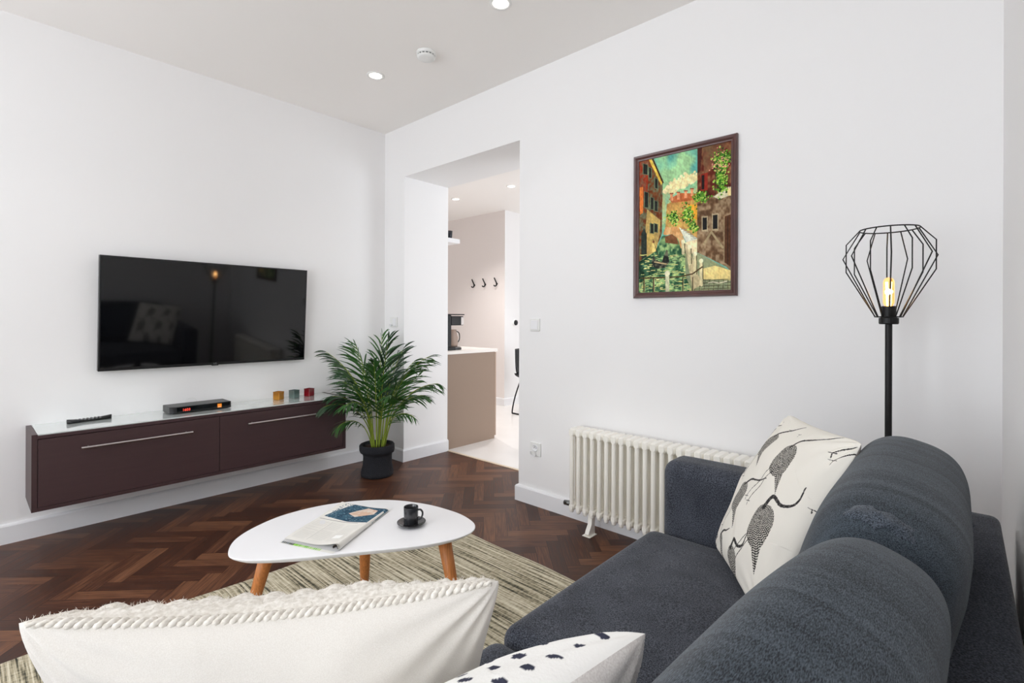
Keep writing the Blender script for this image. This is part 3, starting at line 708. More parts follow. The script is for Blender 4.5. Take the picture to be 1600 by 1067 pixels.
specs += [(math.radians(20), math.radians(62), .86, 1), (math.radians(-95), math.radians(100), .60, .9), (math.radians(-60), math.radians(96), .64, .9), (math.radians(45), math.radians(88), .72, .95), (math.radians(-120), math.radians(52), .84, 1), (math.radians(10), math.radians(108), .5, .7), (math.radians(-80), math.radians(118), .46, .7)]
for i, (az, le, ln, sc) in enumerate(specs):
    bs, bl_ = frond(az, le, ln, .215, .03 + .012 * (i % 3), rnd, sc)
    st = obj('frond_stem', bs, M_stem, palm, smooth=True)
    obj('frond_leaf', bl_, M_leaf if i % 3 else M_leaf2, st, smooth=True)

# ------------------------------------------------------------ rug
def rug():
    nx, ny = 60, 90; a = math.radians(-2.0); L, Wd = 2.0, 2.5
    bm = BM(); top = []; 
    P = np.zeros((ny, nx, 3))
    for j in range(ny):
        for i in range(nx):
            x = L * i / (nx - 1); y = -Wd * j / (ny - 1); x += .012 * math.sin(y * 5) * (1 - i / nx); y += .006 * math.sin(x * 9)
            e = min(i, nx - 1 - i, j, ny - 1 - j); z = .009 if e > 0 else .0005
            P[j, i] = (x * math.cos(a) - y * math.sin(a), x * math.sin(a) + y * math.cos(a), z + (.0012 * mn.noise(Vector((x * 9, y * 30, 0))) if e > 0 else 0))
    return grid_mesh('rug', P)
def rug_mat():
    m = mat('striped_wool', (190, 184, 164), .98, spec=.1); nt = m.node_tree; N = nt.nodes; L = nt.links; b = N['Principled BSDF']; mp = N['Mapping']; mp.inputs['Scale'].default_value = (2.6, 95, 1)
    n = N.new('ShaderNodeTexNoise'); n.inputs['Scale'].default_value = 1; n.inputs['Detail'].default_value = 3.5; n.inputs['Roughness'].default_value = .65; L.new(mp.outputs[0], n.inputs[0])
    r = N.new('ShaderNodeValToRGB'); L.new(n.outputs[0], r.inputs[0]); e = r.color_ramp.elements
    e[0].position = .33; e[0].color = (*lin((58, 58, 52)), 1); e[1].position = .66; e[1].color = (*lin((226, 220, 200)), 1)
    for p, c in ((.40, (112, 108, 92)), (.46, (168, 158, 134)), (.55, (198, 190, 168))): q = e.new(p); q.color = (*lin(c), 1)
    mp3 = N.new('ShaderNodeMapping'); mp3.inputs['Scale'].default_value = (90, 40, 1); L.new(N['Texture Coordinate'].outputs['Object'], mp3.inputs[0])
    n3 = N.new('ShaderNodeTexNoise'); n3.inputs['Scale'].default_value = 1; L.new(mp3.outputs[0], n3.inputs[0])
    mp4 = N.new('ShaderNodeMapping'); mp4.inputs['Scale'].default_value = (.8, 7, 1); L.new(N['Texture Coordinate'].outputs['Object'], mp4.inputs[0])
    n4 = N.new('ShaderNodeTexNoise'); n4.inputs['Scale'].default_value = 1; L.new(mp4.outputs[0], n4.inputs[0])
    ad = N.new('ShaderNodeMath'); ad.operation = 'MULTIPLY_ADD'; ad.inputs[1].default_value = .22; L.new(n3.outputs[0], ad.inputs[0]); L.new(n.outputs[0], ad.inputs[2])
    ad2 = N.new('ShaderNodeMath'); ad2.operation = 'MULTIPLY_ADD'; ad2.inputs[1].default_value = .18; L.new(n4.outputs[0], ad2.inputs[0]); L.new(ad.outputs[0], ad2.inputs[2])
    sb_ = N.new('ShaderNodeMath'); sb_.operation = 'SUBTRACT'; sb_.inputs[1].default_value = .20; L.new(ad2.outputs[0], sb_.inputs[0]); L.new(sb_.outputs[0], r.inputs[0])
    L.new(r.outputs[0], b.inputs['Base Color'])
    bp = N.new('ShaderNodeBump'); bp.inputs['Strength'].default_value = .7; bp.inputs['Distance'].default_value = .004; L.new(ad.outputs[0], bp.inputs['Height']); L.new(bp.outputs[0], b.inputs['Normal'])
    return m
rg = obj('rug', rug(), rug_mat()); rg.location = (1.365, -.565, 0.001)
tag(rg, 'flat woven rug with fine cream, grey and black stripes under the coffee table', 'rug')

# ------------------------------------------------------------ coffee table
TZ = .42; tc0 = Vector((2.1, -1.51))
tpts = [(1.965, -1.898), (1.865, -1.845), (1.799, -1.748), (1.764, -1.613), (1.795, -1.437), (1.912, -1.27), (2.075, -1.18), (2.242, -1.150), (2.35, -1.163), (2.408, -1.197), (2.432, -1.25), (2.422, -1.33), (2.372, -1.442), (2.265, -1.598), (2.163, -1.746), (2.082, -1.842), (2.025, -1.888)]
tab = thing('coffee_table', 'white egg-shaped coffee table on three splayed oak legs', 'coffee table', (tc0.x, tc0.y, 0))
out = [Vector((p.x - tc0.x, p.y - tc0.y)) for p in spline([(x, y, 0) for x, y in tpts], 8)]
bm = BM(); rings = []
for s, z in ((.90, TZ - .018), (.955, TZ - .016), (.985, TZ - .009), (.998, TZ - .004), (1.0, TZ - .002), (.996, TZ - .0004), (.985, TZ)):
    rings.append([bm.verts.new((p.x * s, p.y * s, z)) for p in out])
for a, b in zip(rings, rings[1:]):
    for k in range(len(out)): bm.faces.new((a[k], a[(k + 1) % len(out)], b[(k + 1) % len(out)], b[k]))
bm.faces.new(rings[0][::-1]); bm.faces.new(rings[-1])
obj('tabletop', bm, M_lacq, tab, smooth=False); tab.children[0].data.shade_smooth()
md = tab.children[0].modifiers.new('e', 'EDGE_SPLIT'); md.split_angle = math.radians(30)
for (tx, ty), (bx, by) in (((1.945, -1.755), (1.785, -1.785)), ((2.334, -1.29), (2.378, -1.235)), ((2.0, -1.41), (1.884, -1.342))):
    o = obj('leg', tube(BM(), [(tx - tc0.x, ty - tc0.y, TZ - .017), ((tx * .4 + bx * .6) - tc0.x, (ty * .4 + by * .6) - tc0.y, TZ * .4), (bx - tc0.x, by - tc0.y, .012)], [.026, .02, .0135], 20), M_oak, tab, smooth=True, label='tapered oak leg')

# newspaper
def newspaper():
    w, L = .235, .36
    t = thing('newspaper', 'folded newspaper with a blue photo lying on the coffee table', 'newspaper', (2.107, -1.690, TZ))
    # local frame: x along the short near edge, y along the length
    ux = Vector((2.211 - 2.0, -1.638 + 1.732, 0)).normalized(); t.rotation_euler = (0, 0, math.atan2(ux.y, ux.x))
    c = Canvas(240, 380, (224, 222, 216)); c.fill(c.V > -1, (224, 222, 216), 5, 8)
    c.poly([(.06, .60), (.99, .52), (1.0, .985), (.30, .99)], (72, 104, 122), 26, 14, 3, (38, 62, 82))
    for k in range(500):
        x = random.uniform(.1, 1); y = random.uniform(.56, .98)
        if y > .58 + .0: c.dab(x, y, random.uniform(.004, .016), random.choice([(88, 120, 136), (60, 88, 106), (120, 146, 158), (74, 106, 122)]))
    c.poly([(.42, .74), (.60, .68), (.86, .80), (.84, .92), (.62, .955), (.52, .86)], (222, 208, 196), 14, 10, 5, (206, 172, 150))
    c.fill((c.V < .555) & (c.V > .02), (224, 222, 216), 4, 8)
    for k in range(26):
        v = .5 - k * .018
        for a, b in ((.06, .34), (.37, .64), (.67, .94)):
            if random.random() < .9: c.line([(a, v), (b - random.uniform(0, .05), v)], .004, (186, 185, 182))
    c.line([(.05, .535), (.8, .535)], .014, (120, 120, 122)); c.line([(.355, .06), (.355, .5)], .003, (150, 150, 150)); c.line([(.1, .575), (.22, .86)], .004, (170, 170, 170))
    c.poly([(.70, .16), (.84, .16), (.84, .24), (.70, .24)], (240, 240, 238), 4)
    # profile across x: lower sheet, roll on the +x side, upper sheet
    nv = 380; prof = []
    r = .0105
    for i in range(240):
        q = i / 239; prof.append((w * (q - .5), q))
    P = np.zeros((nv, 240, 3)); U, V = np.meshgrid(np.linspace(0, 1, 240), np.linspace(0, 1, nv))
    thick = .005 + (.021 * np.clip((U - .55) / .45, 0, 1) ** 1.5) * (1 - .75 * np.clip(V * 1.2, 0, 1)) + .0015 * np.sin(V * 9 + U * 3)
    drop = np.clip((U - .93) / .07, 0, 1) ** 2
    P[..., 0] = (U - .5) * w; P[..., 1] = V * L + .012 * (1 - U) ** 2 - .02 * np.sin(U * 2.2) * 0; P[..., 2] = thick * (1 - .75 * drop) + .0012
    P[..., 0] += (V - 0) * -.03
    obj('front_page', grid_mesh('front_page', P, c.sample(U, V)), mat_attr('newsprint', .9, .1), t)
    # inner sheets under the front page
    c2 = Canvas(120, 40, (230, 229, 224)); 
    for k in range(22):
        a = .03 + .033 * k; c2.poly([(a, .12), (a + .026, .12), (a + .03, .9), (a + .002, .9)], random.choice([(28, 40, 30), (24, 60, 80), (40, 60, 40)] if k < 7 else [(120, 190, 60), (150, 206, 80), (170, 214, 120)]))
    for k, (dz, dy, dx) in enumerate(((.0006, -.020, -.004), (.0022, -.004, .0), (.0036, 0.0, .002))):
        nx, ny = 60, 24; U, V = np.meshgrid(np.linspace(0, 1, nx), np.linspace(0, 1, ny))
        Q = np.stack([(U - .5) * w * .985 - V * .03 + dx, V * L + dy + .01 * (1 - U) ** 2, dz + 0 * U + (.0006 * np.sin(U * 9) + .0006 if k else 0)], -1)
        cc = c2.sample(U, V * 20) if k == 0 else np.ones((ny, nx, 3)) * .7
        if k == 0:
            U, V = np.meshgrid(np.linspace(0, 1, 120), np.linspace(0, 1, 60)); Q = np.stack([(U - .5) * w * .985 - V * .03 + dx, V * L + dy + .01 * (1 - U) ** 2, dz + 0 * U], -1)
            cc = np.where((V < .05)[..., None], c2.sample(U, V * 20), .72)
        obj('inner_sheet', grid_mesh('inner_sheet', Q, cc), mat_attr('newsprint_inner', .9, .1), t)
    # the rolled fold at the near right corner
    pts = []; n = 20; nv = 14; Q = np.zeros((nv, n, 3))
    for j in range(nv):
        v = j / (nv - 1)
        for i in range(n):
            a = -PI * .55 + 1.25 * PI * i / (n - 1); rr = .0122 * (1 - .6 * v)
            Q[j, i] = (w / 2 - .006 - v * .03 + rr * math.cos(a) * .9, v * L * .9, rr + .0012 + rr * math.sin(a))
    obj('rolled_fold', grid_mesh('rolled_fold', Q), mat('newsprint_fold', (226, 224, 218), .9), t)
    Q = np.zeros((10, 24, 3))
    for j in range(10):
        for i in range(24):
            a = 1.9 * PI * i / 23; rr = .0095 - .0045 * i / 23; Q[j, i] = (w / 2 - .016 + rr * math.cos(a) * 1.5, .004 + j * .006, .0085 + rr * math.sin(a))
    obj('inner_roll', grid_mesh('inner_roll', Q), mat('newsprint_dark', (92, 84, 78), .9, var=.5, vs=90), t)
newspaper()

# cup and saucer
CX, CY = 2.217, -1.347
sc_ = obj('saucer', lathe(BM(), [(0, .002), (.026, .002), (.030, 0), (.034, .002), (.048, .008), (.053, .012), (.0535, .0135), (.051, .0135), (.035, .007), (.024, .0055), (0, .0055)], 48), mat('dark_stoneware', (44, 42, 46), .22, coat=.4), smooth=True)
sc_.location = (CX, CY, TZ); tag(sc_, 'round dark grey saucer beneath the espresso cup on the coffee table', 'saucer')
cup = thing('espresso_cup', 'small black espresso cup standing on the dark saucer', 'cup', (CX - .003, CY, TZ + .0055), math.radians(38))
M_cup = mat('black_stoneware', (40, 41, 44), .2, coat=.4, var=.15, vs=60)
obj('body', lathe(BM(), [(0, 0), (.024, 0), (.0265, .003), (.0268, .03), (.0272, .062), (.0268, .0635), (.0255, .062), (.0245, .03), (.022, .006), (0, .005)], 48), M_cup, cup, smooth=True)
hp = [(.0255, 0, .052), (.036, 0, .053), (.0435, 0, .045), (.044, 0, .033), (.038, 0, .021), (.0255, 0, .016)]
obj('handle', tube(BM(), spline(hp, 6, False), .0036, 10), M_cup, cup, smooth=True)

# ------------------------------------------------------------ sofa
sofa = thing('sofa', 'dark slate grey fabric sofa with loose back cushions along the right wall', 'sofa', (3.38, -1.6, 0))
ox, oy = 3.38, -1.6
def rbox(x0, x1, y0, y1, z0, z1, r, n=7, puff=0, sx=26, sy=26):
    """soft box: rounded-box grid, coordinates relative to the sofa origin"""
    bm = BM(); bmesh.ops.create_cube(bm, size=2)
    bmesh.ops.subdivide_edges(bm, edges=bm.edges[:], cuts=sx, use_grid_fill=True)
    hx, hy, hz = (x1 - x0) / 2, (y1 - y0) / 2, (z1 - z0) / 2; c = Vector(((x0 + x1) / 2 - ox, (y0 + y1) / 2 - oy, (z0 + z1) / 2))
    for v in bm.verts:
        p = v.co.copy(); q = []
        for k, h in ((0, hx), (1, hy), (2, hz)):
            t = max(-1, min(1, p[k])); m = 1 - r / h   # denser rows near the edges
            q.append(math.copysign(1 - (1 - abs(t)) ** 1.6, t) * h)
        P = Vector(q); core = Vector([max(-h + r, min(h - r, w)) for w, h in zip(P, (hx, hy, hz))]); d = P - core
        if d.length > 1e-9:
            # push the cube corner onto the rounded surface
            mx = max(abs(d.x), abs(d.y), abs(d.z)); P = core + d.normalized() * mx
        if puff:
            u, w, s = P.x / hx, P.y / hy, P.z / hz
            P.z += puff * (1 - u * u) * (1 - w * w) * (1 if s > 0 else -.2) ; P.x += puff * .35 * (1 - w * w) * (1 - s * s) * (1 if u > 0 else -1); P.y += puff * .35 * (1 - u * u) * (1 - s * s) * (1 if w > 0 else -1)
        v.co = P + c
    return bm
obj('base_frame', rbox(2.99, 3.80, -2.44, -.78, .12, .30, .02, sx=10), M_seat, sofa, smooth=True)
obj('arm', rbox(2.945, 3.80, -.785, -.625, .10, .69, .05), M_seat, sofa, smooth=True)
obj('arm', rbox(2.945, 3.80, -2.615, -2.455, .10, .69, .05), M_seat, sofa, smooth=True)
obj('back_frame', rbox(3.72, 3.838, -2.615, -.60, .10, .672, .022), M_seat, sofa, smooth=True)
obj('seat_cushion', rbox(2.913, 3.60, -1.603, -.795, .29, .445, .04, puff=.012), M_seat, sofa, smooth=True)
obj('seat_cushion', rbox(2.918, 3.60, -2.445, -1.612, .29, .437, .04, puff=.010), M_seat, sofa, smooth=True)
for x in (3.02, 3.76):
    for y in (-2.55, -.69): obj('leg', tube(BM(), [(x - ox, y - oy, .0125 if x < 3.4 else 0), (x - ox, y - oy, .13)], [.018, .024], 16), M_black, sofa, smooth=True)
def back_cushion(y0, y1, xc, zc, hx, hz, lean, seed, sag=0, yaw=0):
    bm = BM(); bmesh.ops.create_cube(bm, size=2); bmesh.ops.subdivide_edges(bm, edges=bm.edges[:], cuts=54, use_grid_fill=True)
    hy = (y1 - y0) / 2; c, s = math.cos(lean), math.sin(lean)
    for v in bm.verts:
        d = v.co.normalized() if v.co.length else v.co; d = v.co.copy()
        p, q, r = 2.5, 5.5, 4.2
        lo, hi = .2, 1.5
        for _ in range(24):
            m = (lo + hi) / 2; f = abs(d.x * m) ** p + abs(d.y * m) ** q + abs(d.z * m) ** r
            if f > 1: hi = m
            else: lo = m
        P = d * lo; X, Y, Z = P.x * hx, P.y * hy, P.z * hz
        # long soft creases running across the cushion
        f = mn.noise(Vector((X * 5, Y * 2.2 + seed, Z * 9))) * .010 + mn.noise(Vector((X * 14, Y * 4 + seed, Z * 26))) * .0028
        edge = (abs(P.y) ** 6) * .5 + .5
        nrm = Vector((P.x / hx, P.y / hy * .4, P.z / hz * .8)).normalized(); X += nrm.x * f * edge; Y += nrm.y * f; Z += nrm.z * f * edge
        X -= sag * (1 - P.y ** 2) * (1 if P.x < 0 else 0)
        Z += .012 * (1 - P.y ** 2); X += yaw * P.y
        v.co = Vector((xc + X * c + Z * s - ox, (y0 + y1) / 2 + Y - oy, zc - X * s + Z * c))
    return bm
obj('back_cushion', back_cushion(-1.58, -.765, 3.632, .680, .118, .225, .24, 3.1), M_back, sofa, smooth=True)
obj('back_cushion', back_cushion(-2.44, -1.505, 3.602, .676, .099, .225, .30, 8.7, .010, .036), M_back, sofa, smooth=True)

def fold():
    pts = spline([(3.606, -1.496, .858), (3.628, -1.494, .876), (3.662, -1.494, .878), (3.696, -1.497, .864), (3.722, -1.503, .840), (3.738, -1.510, .800)], 9, False)
    n = len(pts); seg = 18; P = np.zeros((n, seg, 3))
    for i, p in enumerate(pts):
        t = i / (n - 1); r = (.006 + .015 * math.sin(PI * min(1, t * 1.15)) ** .8) * (1 if 0 < i < n - 1 else .2)
        d = (pts[min(i + 1, n - 1)] - pts[max(i - 1, 0)]).normalized(); a = Vector((0, 1, 0)); b = d.cross(a).normalized()
        for k in range(seg):
            w = 2 * PI * k / seg; rr = r * (1 + .35 * math.sin(3 * w + 9 * t) * mn.noise(Vector((t * 9, w, 2))) + .3 * mn.noise(Vector((t * 14, math.cos(w) * 2, math.sin(w) * 2))))
            q = p + a * math.cos(w) * rr * 1.5 + b * math.sin(w) * rr * .75; P[i, k] = (q.x - ox, q.y - oy, q.z)
    return grid_mesh('gathered_edge', P, closed_u=True)
obj('gathered_edge', fold(), fabric('slate_edge_fabric', (24, 28, 34), (98, 106, 117), 520, big=.1), sofa, smooth=True, label='bunched fabric edge between the two back cushions')
# ------------------------------------------------------------ cushions
def frame_matrix(origin, U, V):
    U = Vector(U).normalized(); N = U.cross(Vector(V)).normalized(); V = N.cross(U).normalized()
    M = Matrix.Identity(4)
    for i, a in enumerate((U, V, N)): M[0][i], M[1][i], M[2][i] = a
    M.translation = Vector(origin); return M
def panel(w, h, t, side, n, pinch=.05, ear=.0, seed=0, wr=.004, extra=None, ex=2.2, pw_=.55):
    U, V = np.meshgrid(np.linspace(-1, 1, n), np.linspace(-1, 1, n))
    # a little denser at the rim
    U = np.sign(U) * (1 - (1 - np.abs(U)) ** 1.25); V = np.sign(V) * (1 - (1 - np.abs(V)) ** 1.25)
    X = w / 2 * U * (1 - pinch * (1 - V ** 2) * np.abs(U)); Y = h / 2 * V * (1 - pinch * (1 - U ** 2) * np.abs(V))
    cr = (np.abs(U) * np.abs(V)) ** 9; X = X * (1 - .035 * cr); Y = Y * (1 - .035 * cr)
    f = np.clip((1 - np.abs(U) ** ex) * (1 - np.abs(V) ** ex), 0, 1) ** pw_
    Z = t / 2 * f
    wrk = (vnoise(U * 2.6 + 9, V * 2.6 + 7, seed) - .5) * 2 + (vnoise((U + V) * 5 + 20, (U - V) * 1.8 + 30, seed + 3) - .5)
    Z = Z + wr * wrk * np.minimum(1, 6 * (1 - np.abs(U))) * np.minimum(1, 6 * (1 - np.abs(V)))
    # gathers running in from the corners
    rim = np.exp(-((1 - np.abs(U)) * 4)) + np.exp(-((1 - np.abs(V)) * 4))
    Z = Z + .0022 * np.sin(np.arctan2(1.02 - np.abs(V), 1.02 - np.abs(U)) * 16) * rim * (np.abs(U * V) > .25) * np.minimum(1, 12 * (1 - np.abs(U))) * np.minimum(1, 12 * (1 - np.abs(V)))
    if extra is not None: Z = Z + extra(U, V) * np.minimum(1, 10 * (1 - np.abs(U))) * np.minimum(1, 10 * (1 - np.abs(V)))
    return U, V, np.stack([X, Y + h / 2, Z * side], -1)
def pillow(name, lb, M, w, h, t, n, matf, matb, canvas=None, pinch=.05, seed=1, extra=None, names=('front_panel', 'back_panel'), wr=.004, tf=1.0, tb=1.0, pw_=.55):
    T = frame_thing(name, lb, 'cushion', M)
    U, V, P = panel(w, h, t * tf, 1, n, pinch, seed=seed, extra=extra, wr=wr, pw_=pw_)
    C = canvas.sample((U + 1) / 2, (V + 1) / 2) if canvas is not None else None
    f = obj(names[0], grid_mesh(names[0], P, C), matf, T)
    U, V, P = panel(w, h, t * tb, -1, 120, pinch, seed=seed + 11, wr=wr, pw_=pw_)
    me = grid_mesh(names[1], P); me.flip_normals()
    b = obj(names[1], me, matb, T)
    return T, f, b

# --- bird print cushion
def bird_canvas():
    c = Canvas(640, 640, (232, 228, 219)); INK = (52, 50, 50)
    def m(u, v): return ((u + .2) / 1.2, v * .96 + .02)
    def bird(body, neck, legs, tail=None, nk=.02):
        B = [m(*p) for p in body]; pts = [(p.x, p.y) for p in spline([(x, y, 0) for x, y in B], 8)]
        msk = c.mask(pts)
        if tail:
            T = [m(*p) for p in tail]; msk |= c.mask(T)
        cx = sum(p[0] for p in pts) / len(pts); cy = sum(p[1] for p in pts) / len(pts)
        R = np.hypot(c.U - cx + .05, c.V - cy - .04); Aa = np.arctan2(c.V - cy - .04, c.U - cx + .05)
        pat = np.sin(R * 520 + 2.2 * np.sin(Aa * 22)) + .5 * np.sin(Aa * 60)
        c.a[msk] = INK; c.a[msk & (pat > .35)] = (206, 202, 193)
        N = [m(*p) for p in neck]; sp = spline([(x, y, 0) for x, y in N], 8, False)
        for i, (p, q) in enumerate(zip(sp, sp[1:])):
            t = i / len(sp); c.line([(p.x, p.y), (q.x, q.y)], nk * (1 - t) + .005, INK if i % 3 else (86, 83, 81))
        for L in legs:
            L2 = [m(*p) for p in L]; c.line(L2, .0052, INK); x, y = L2[-1]
            for dx, dy in ((-.022, -.006), (.008, -.024), (.022, .004)): c.line([(x, y), (x + dx, y + dy)], .004, INK)
    # bodies placed on the face as the print shows them
    def std(u, v, s, nd=1, rot=0, legs=True, bignk=False, fw=1.0):
        ca, sa = math.cos(rot), math.sin(rot)
        def q(x, y): return (u + s * (x * ca - y * sa) * fw, v + s * (x * sa + y * ca))
        body = [q(-.5, .45), (q(.0, .62)), q(.42, .45), q(.5, 0), q(.42, -.45), q(0, -.55), q(-.42, -.38), q(-.56, .05)]
        if bignk: neck = [q(-.35, .45), q(-.2, .85), q(.35, .85), q(.7, 1.1), q(.72, 1.6)]
        else: neck = [q(-.2, .5), q(.25, .85), q(.9, 1.05), q(1.5, 1.35)]
        lg = [[q(-.35, -.35), q(-.75, -1.05), q(-1.05, -1.5)], [q(-.15, -.45), q(-.5, -1.1), q(-.72, -1.6)]] if legs else []
        bird(body, neck, lg, [q(.1, -.5), q(.45, -.3), q(.75, -1.0)], nk=.012 if not bignk else .024)
    std(-.15, .80, .115, fw=.6)
    std(.13, .77, .155, rot=.05)
    std(.55, .74, .19, rot=.05)
    std(-.09, .42, .13, rot=-.05, fw=.65)
    std(.24, .40, .17, rot=-.1)
    std(.72, .36, .21, bignk=True, rot=-.1)
    std(.50, .05, .16, bignk=True, rot=-.1)
    std(.16, .05, .13, rot=-.1, fw=.7)
    std(-.13, .05, .12, fw=.5)
    for L in ([(.99, .99), (.90, .905)], [(1.0, .95), (.93, .87)]):
        L2 = [m(*p) for p in L]; c.line(L2, .005, INK); x, y = L2[-1]
        for dx, dy in ((-.024, -.004), (.004, -.026), (.018, .006)): c.line([(x, y), (x + dx, y + dy)], .004, INK)
    for p in ((.2, .93), (.42, .93), (.98, .6)):
        x, y = m(*p)
        for dx, dy in ((-.016, -.002), (.003, -.018), (.014, .004)): c.line([(x, y), (x + dx, y + dy)], .004, INK)
    return c
M_print = mat_attr('printed_cotton', .9, .15, bump=.3, bs=700)
M_lin2 = fabric('grey_linen_back', (170, 162, 156), (196, 188, 182), 400)
BL_ = Vector((3.165, -.845, .462)); TL_ = Vector((3.318, -.665, .888)); TR_ = Vector((3.555, -1.03, .905))
U_ = TR_ - TL_; V_ = TL_ - BL_
MB_ = frame_matrix(BL_ + U_ * .5, U_, V_)
pillow('bird_print_cushion', 'cream cushion printed with grey long-legged birds leaning in the sofa corner', MB_, .455, .495, .15, 460, M_print, M_lin2, bird_canvas(), pinch=.045, seed=4, wr=.006)

# --- dotted cushion
def dot_canvas():
    c = Canvas(420, 420, (238, 237, 234)); rr = random.Random(5)
    nx, ny = 15, 15
    for j in range(ny):
        for i in range(nx):
            x = (i + .5 + (.5 if j % 2 else 0)) / nx; y = (j + .45) / ny
            for k in range(7): c.dab(x + rr.uniform(-.005, .005), y + rr.uniform(-.010, .010), rr.uniform(.006, .0095), (58, 60, 76))
    return c
Ud = Vector((-.075, -.44, -.01)); Td = Vector((3.532, -1.990, .888))
Vd = Vector((.24, -.02, .365)); Vd2 = Vd.normalized() * .45
Md = frame_matrix(Td - Vd2 + Ud * .5, -Ud, Vd)   # placeholder orientation fixed below
Md = frame_matrix(Td - Vd2 + Ud * .5, Ud, Vd)
def dots_bump(U, V): return .0015 * np.sin(U * 60) * np.sin(V * 60)
TDOT, fD, bD = pillow('dotted_cushion', 'white cushion with navy blue dots and plain back, nearest the back cushions', Md, .45, .45, .18, 260, mat_attr('dotted_weave', .95, .1, bump=.5, bs=260, bd=.001), fabric('offwhite_cotton', (214, 208, 204), (234, 230, 226), 500), dot_canvas(), pinch=.04, seed=8)

# --- knitted cushion
Tl = Vector((3.045, -2.452, .893)); Tr = Vector((3.362, -2.060, .898)); Uw = Tr - Tl
Nh = Vector((-Uw.y, Uw.x, 0)).normalized()   # away from the camera
Vw = (Vector((0, 0, 1)) * .40 - Nh * .17).normalized()
wW = Uw.length * 1.02; hW = .455
Mw = frame_matrix((Tl + Tr) / 2 - Vw * hW, -Uw, Vw)
def knit(U, V):
    a, b = U * 15, V * 12
    k = np.abs(np.sin(a * PI / 2 + b * .9)) ** .7 * np.abs(np.sin(a * PI / 2 - b * .9)) ** .7
    return .007 * k + .003 * (vnoise(U * 60, V * 60, 3) - .5)
TW, fW, bW = pillow('knitted_cushion', 'large cream cushion with a chunky knitted front and plain back in the foreground', Mw, wW, hW, .16, 300, M_knit, M_linen, pinch=.12, seed=15, extra=knit, wr=.005, names=('knitted_panel', 'back_panel'), tf=1.0, pw_=.5)
# braided edge and stray fibres along the top seam
bm = BM(); nb = 520
for k in range(3):
    pts = []; rs = []
    for i in range(nb):
        u = -.93 + 1.86 * i / (nb - 1); tp = min(1, (1 - abs(u)) * 5); ph = u * 62 + k * 2 * PI / 3
        pts.append((wW / 2 * u, hW / 2 * (1 - .12 * (1 - u * u)) + hW / 2 - .0035 + .0042 * math.sin(ph) * tp, -.0025 + .003 * math.sin(2 * ph) * tp)); rs.append((.0034 + .0006 * mn.noise(Vector((u * 90, k, 0)))) * (.35 + .65 * tp))
    tube(bm, pts, rs, 7)
obj('braided_trim', bm, M_knit, TW, smooth=True, label='raised braided trim along the top seam')
bm = BM(); rr = random.Random(9); U9, V9, P9 = panel(wW, hW, .16, 1, 300, .12, seed=15, extra=knit, wr=.005, pw_=.5)
for k in range(1400):
    i = rr.randrange(4, 296); j = rr.randrange(215, 298); p = Vector(P9[j, i]) + Vector((0, 0, .0002))
    L = rr.uniform(.0015, .0055); d = Vector((rr.uniform(-1, 1), rr.uniform(.0, 1), rr.uniform(.3, 1))).normalized(); d2 = (d + Vector((rr.uniform(-1, 1), rr.uniform(-.6, .6), 0)) * .8).normalized()
    tube(bm, [p, p + d * L * .5, p + d * L * .5 + d2 * L * .5], [.00025, .0002, .0001], 3, caps=False)
obj('wool_fibre', bm, M_knit, TW, kind='stuff')

# ------------------------------------------------------------ kitchen seen through the opening
ku = thing('kitchen_counter_unit', 'beige kitchen base unit with a plain end panel beyond the opening', 'cabinet', (0, .83, 0))
obj('carcass', box(BM(), -1.7, .27, -.34, .28, 0, .87), mat('beige_laminate', (150, 130, 115), .45, spec=.3), ku)
obj('door', box(BM(), -.33, .27, .283, .302, .03, .865), mat('beige_door', (172, 150, 133), .45), ku)
obj('plinth', box(BM(), -1.7, .24, .2, .25, 0, .0295), mat('plinth_grey', (120, 110, 104), .5), ku)
wt = obj('worktop', box(BM(), -1.7, .278, OD + .004, 1.145, .871, .90), mat('white_worktop', (240, 234, 228), .25)); tag(wt, 'thin white worktop on the beige kitchen unit', 'worktop')
cm = thing('coffee_maker', 'black filter coffee maker with glass jug on the white worktop', 'coffee maker', (.09, .64, .9))
bm = BM(); box(bm, -.075, .075, -.13, -.01, .03, .335); box(bm, -.075, .075, -.01, .145, .235, .325)
obj('body', bm, M_bplast, cm, bevel=.008)
obj('lid', box(BM(), -.078, .078, -.132, .155, .335, .345), M_black, cm, bevel=.004)
obj('hotplate', lathe(BM(), [(0, 0), (.085, 0), (.085, .02), (.07, .028), (0, .028)], 32, (0, .07)), M_bplast, cm, smooth=False)
obj('column_foot', box(BM(), -.075, .075, -.13, .05, 0, .03), M_bplast, cm, bevel=.006)
obj('metal_panel', box(BM(), -.05, .0765, .112, .1465, .24, .315), mat('light_steel', (214, 208, 204), .3, metal=.6), cm, bevel=.002)
jg = obj('jug', lathe(BM(), [(0, .03), (.052, .03), (.058, .06), (.056, .12), (.044, .17), (.042, .195), (.040, .195), (.042, .168), (.054, .12), (.056, .062), (.05, .033), (0, .033)], 28, (0, .062)), mat('jug_glass', (236, 214, 200), .05, trans=.6, ior=1.2), cm, smooth=True)
obj('jug_handle', tube(BM(), spline([(0.03, .085, .18), (.035, .12, .16), (.035, .125, .1), (.03, .1, .06)], 5, False), .005, 8), M_black, jg, smooth=True)
sh = obj('wall_shelf', box(BM(), -1.0, .1, OD + .001, .79, 1.935, 1.978), M_lacq, bevel=.002); tag(sh, 'white floating shelf high on the kitchen wall', 'shelf')
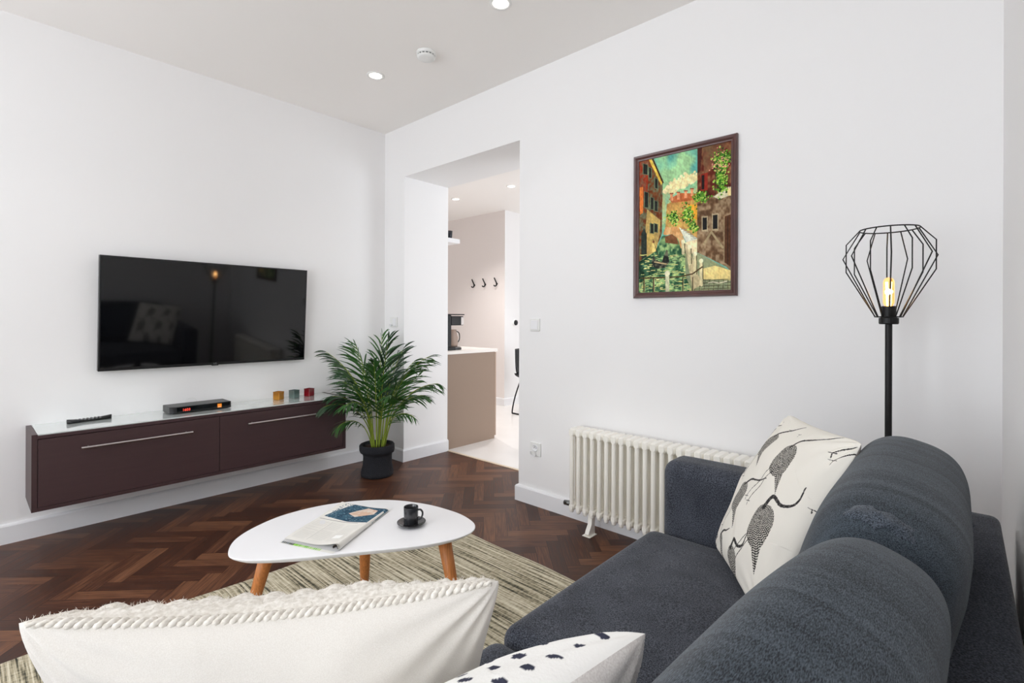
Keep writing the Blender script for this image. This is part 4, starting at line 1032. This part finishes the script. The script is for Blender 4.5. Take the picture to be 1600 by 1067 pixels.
for i, (x, y, lb) in enumerate(((.005, .66, 'dark glass tumbler on the white kitchen shelf, left of the two'), (.005, .735, 'dark glass tumbler on the white kitchen shelf, right of the two'))):
    g = obj('tumbler', lathe(BM(), [(0, 0), (.026, 0), (.033, .085), (.031, .085), (.024, .004), (0, .004)], 24), mat('smoked_glass', (40, 42, 50), .1), smooth=True); g.location = (x, y, 1.978)
    tag(g, lb, 'glass', 'tumblers on the kitchen shelf')
for x, lb in ((-1.545, 'black coat hook on the beige wall, left of the three'), (-1.32, 'black coat hook on the beige wall, middle of the three'), (-1.09, 'black coat hook on the beige wall, right of the three')):
    t = thing('coat_hook', lb, 'coat hook', (x, 2.54, 1.66), group='coat hooks on the kitchen wall')
    obj('wall_plate', lathe(BM(), [(0, 0), (.016, 0), (.016, .006), (0, .006)], 20, M=Matrix.Translation((0.012, 0, .03)) @ Matrix.Rotation(PI / 2, 4, 'X')), M_black, t, smooth=False)
    obj('prong', tube(BM(), spline([(-.012, -.03, .115), (.0, -.022, .08), (.012, -.010, .04), (.012, -.014, .008), (.0, -.03, -.002), (-.012, -.04, .012)], 6, False), .0085, 8), M_black, t, smooth=True)
th = thing('wall_thermostat', 'round dark thermostat with a pale rim on the white kitchen wall', 'thermostat', (-.927, 2.745, 1.147))
MR = Matrix.Rotation(PI / 2, 4, 'Y')
obj('rim', lathe(BM(), [(0, 0), (.045, 0), (.047, .01), (.042, .022), (0, .022)], 32, M=MR), M_white, th, smooth=True)
obj('dial', lathe(BM(), [(0, .022), (.038, .022), (.036, .032), (.015, .033), (0, .033)], 32, M=MR), M_bplast, th, smooth=True)
# kitchen chair, mostly hidden by the wall
ch = thing('kitchen_chair', 'black dining chair with thin sled legs at the edge of the opening', 'chair', (-.235, 2.40, 0), math.radians(0))
def shell():
    n, m = 16, 22; P = np.zeros((m, n, 3))
    prof = spline([(.24, 0, .455), (.05, 0, .44), (-.12, 0, .45), (-.19, 0, .50), (-.225, 0, .62), (-.25, 0, .82)], 5, False); m = len(prof); P = np.zeros((m, n, 3))
    for j, p in enumerate(prof):
        for i in range(n):
            a = -1 + 2 * i / (n - 1); w = .22 if p.z < .5 else .21 - .03 * (p.z - .5) / .3
            P[j, i] = (p.x + (.05 * a * a if p.z > .5 else 0), a * w, p.z + (.035 * a * a if p.z < .5 else 0))
    return grid_mesh('seat_shell', P)
sh_ = obj('seat_shell', shell(), M_bplast, ch); md = sh_.modifiers.new('s', 'SOLIDIFY'); md.thickness = .012
for s in (-1, 1):
    obj('sled_leg', tube(BM(), spline([(.16, s * .16, .44), (.19, s * .2, .22), (.21, s * .215, .03), (.17, s * .215, .01), (0, s * .215, .009), (-.19, s * .215, .01), (-.225, s * .215, .03), (-.19, s * .2, .22), (-.13, s * .16, .44)], 5, False), .009, 10), M_black, ch, smooth=True)
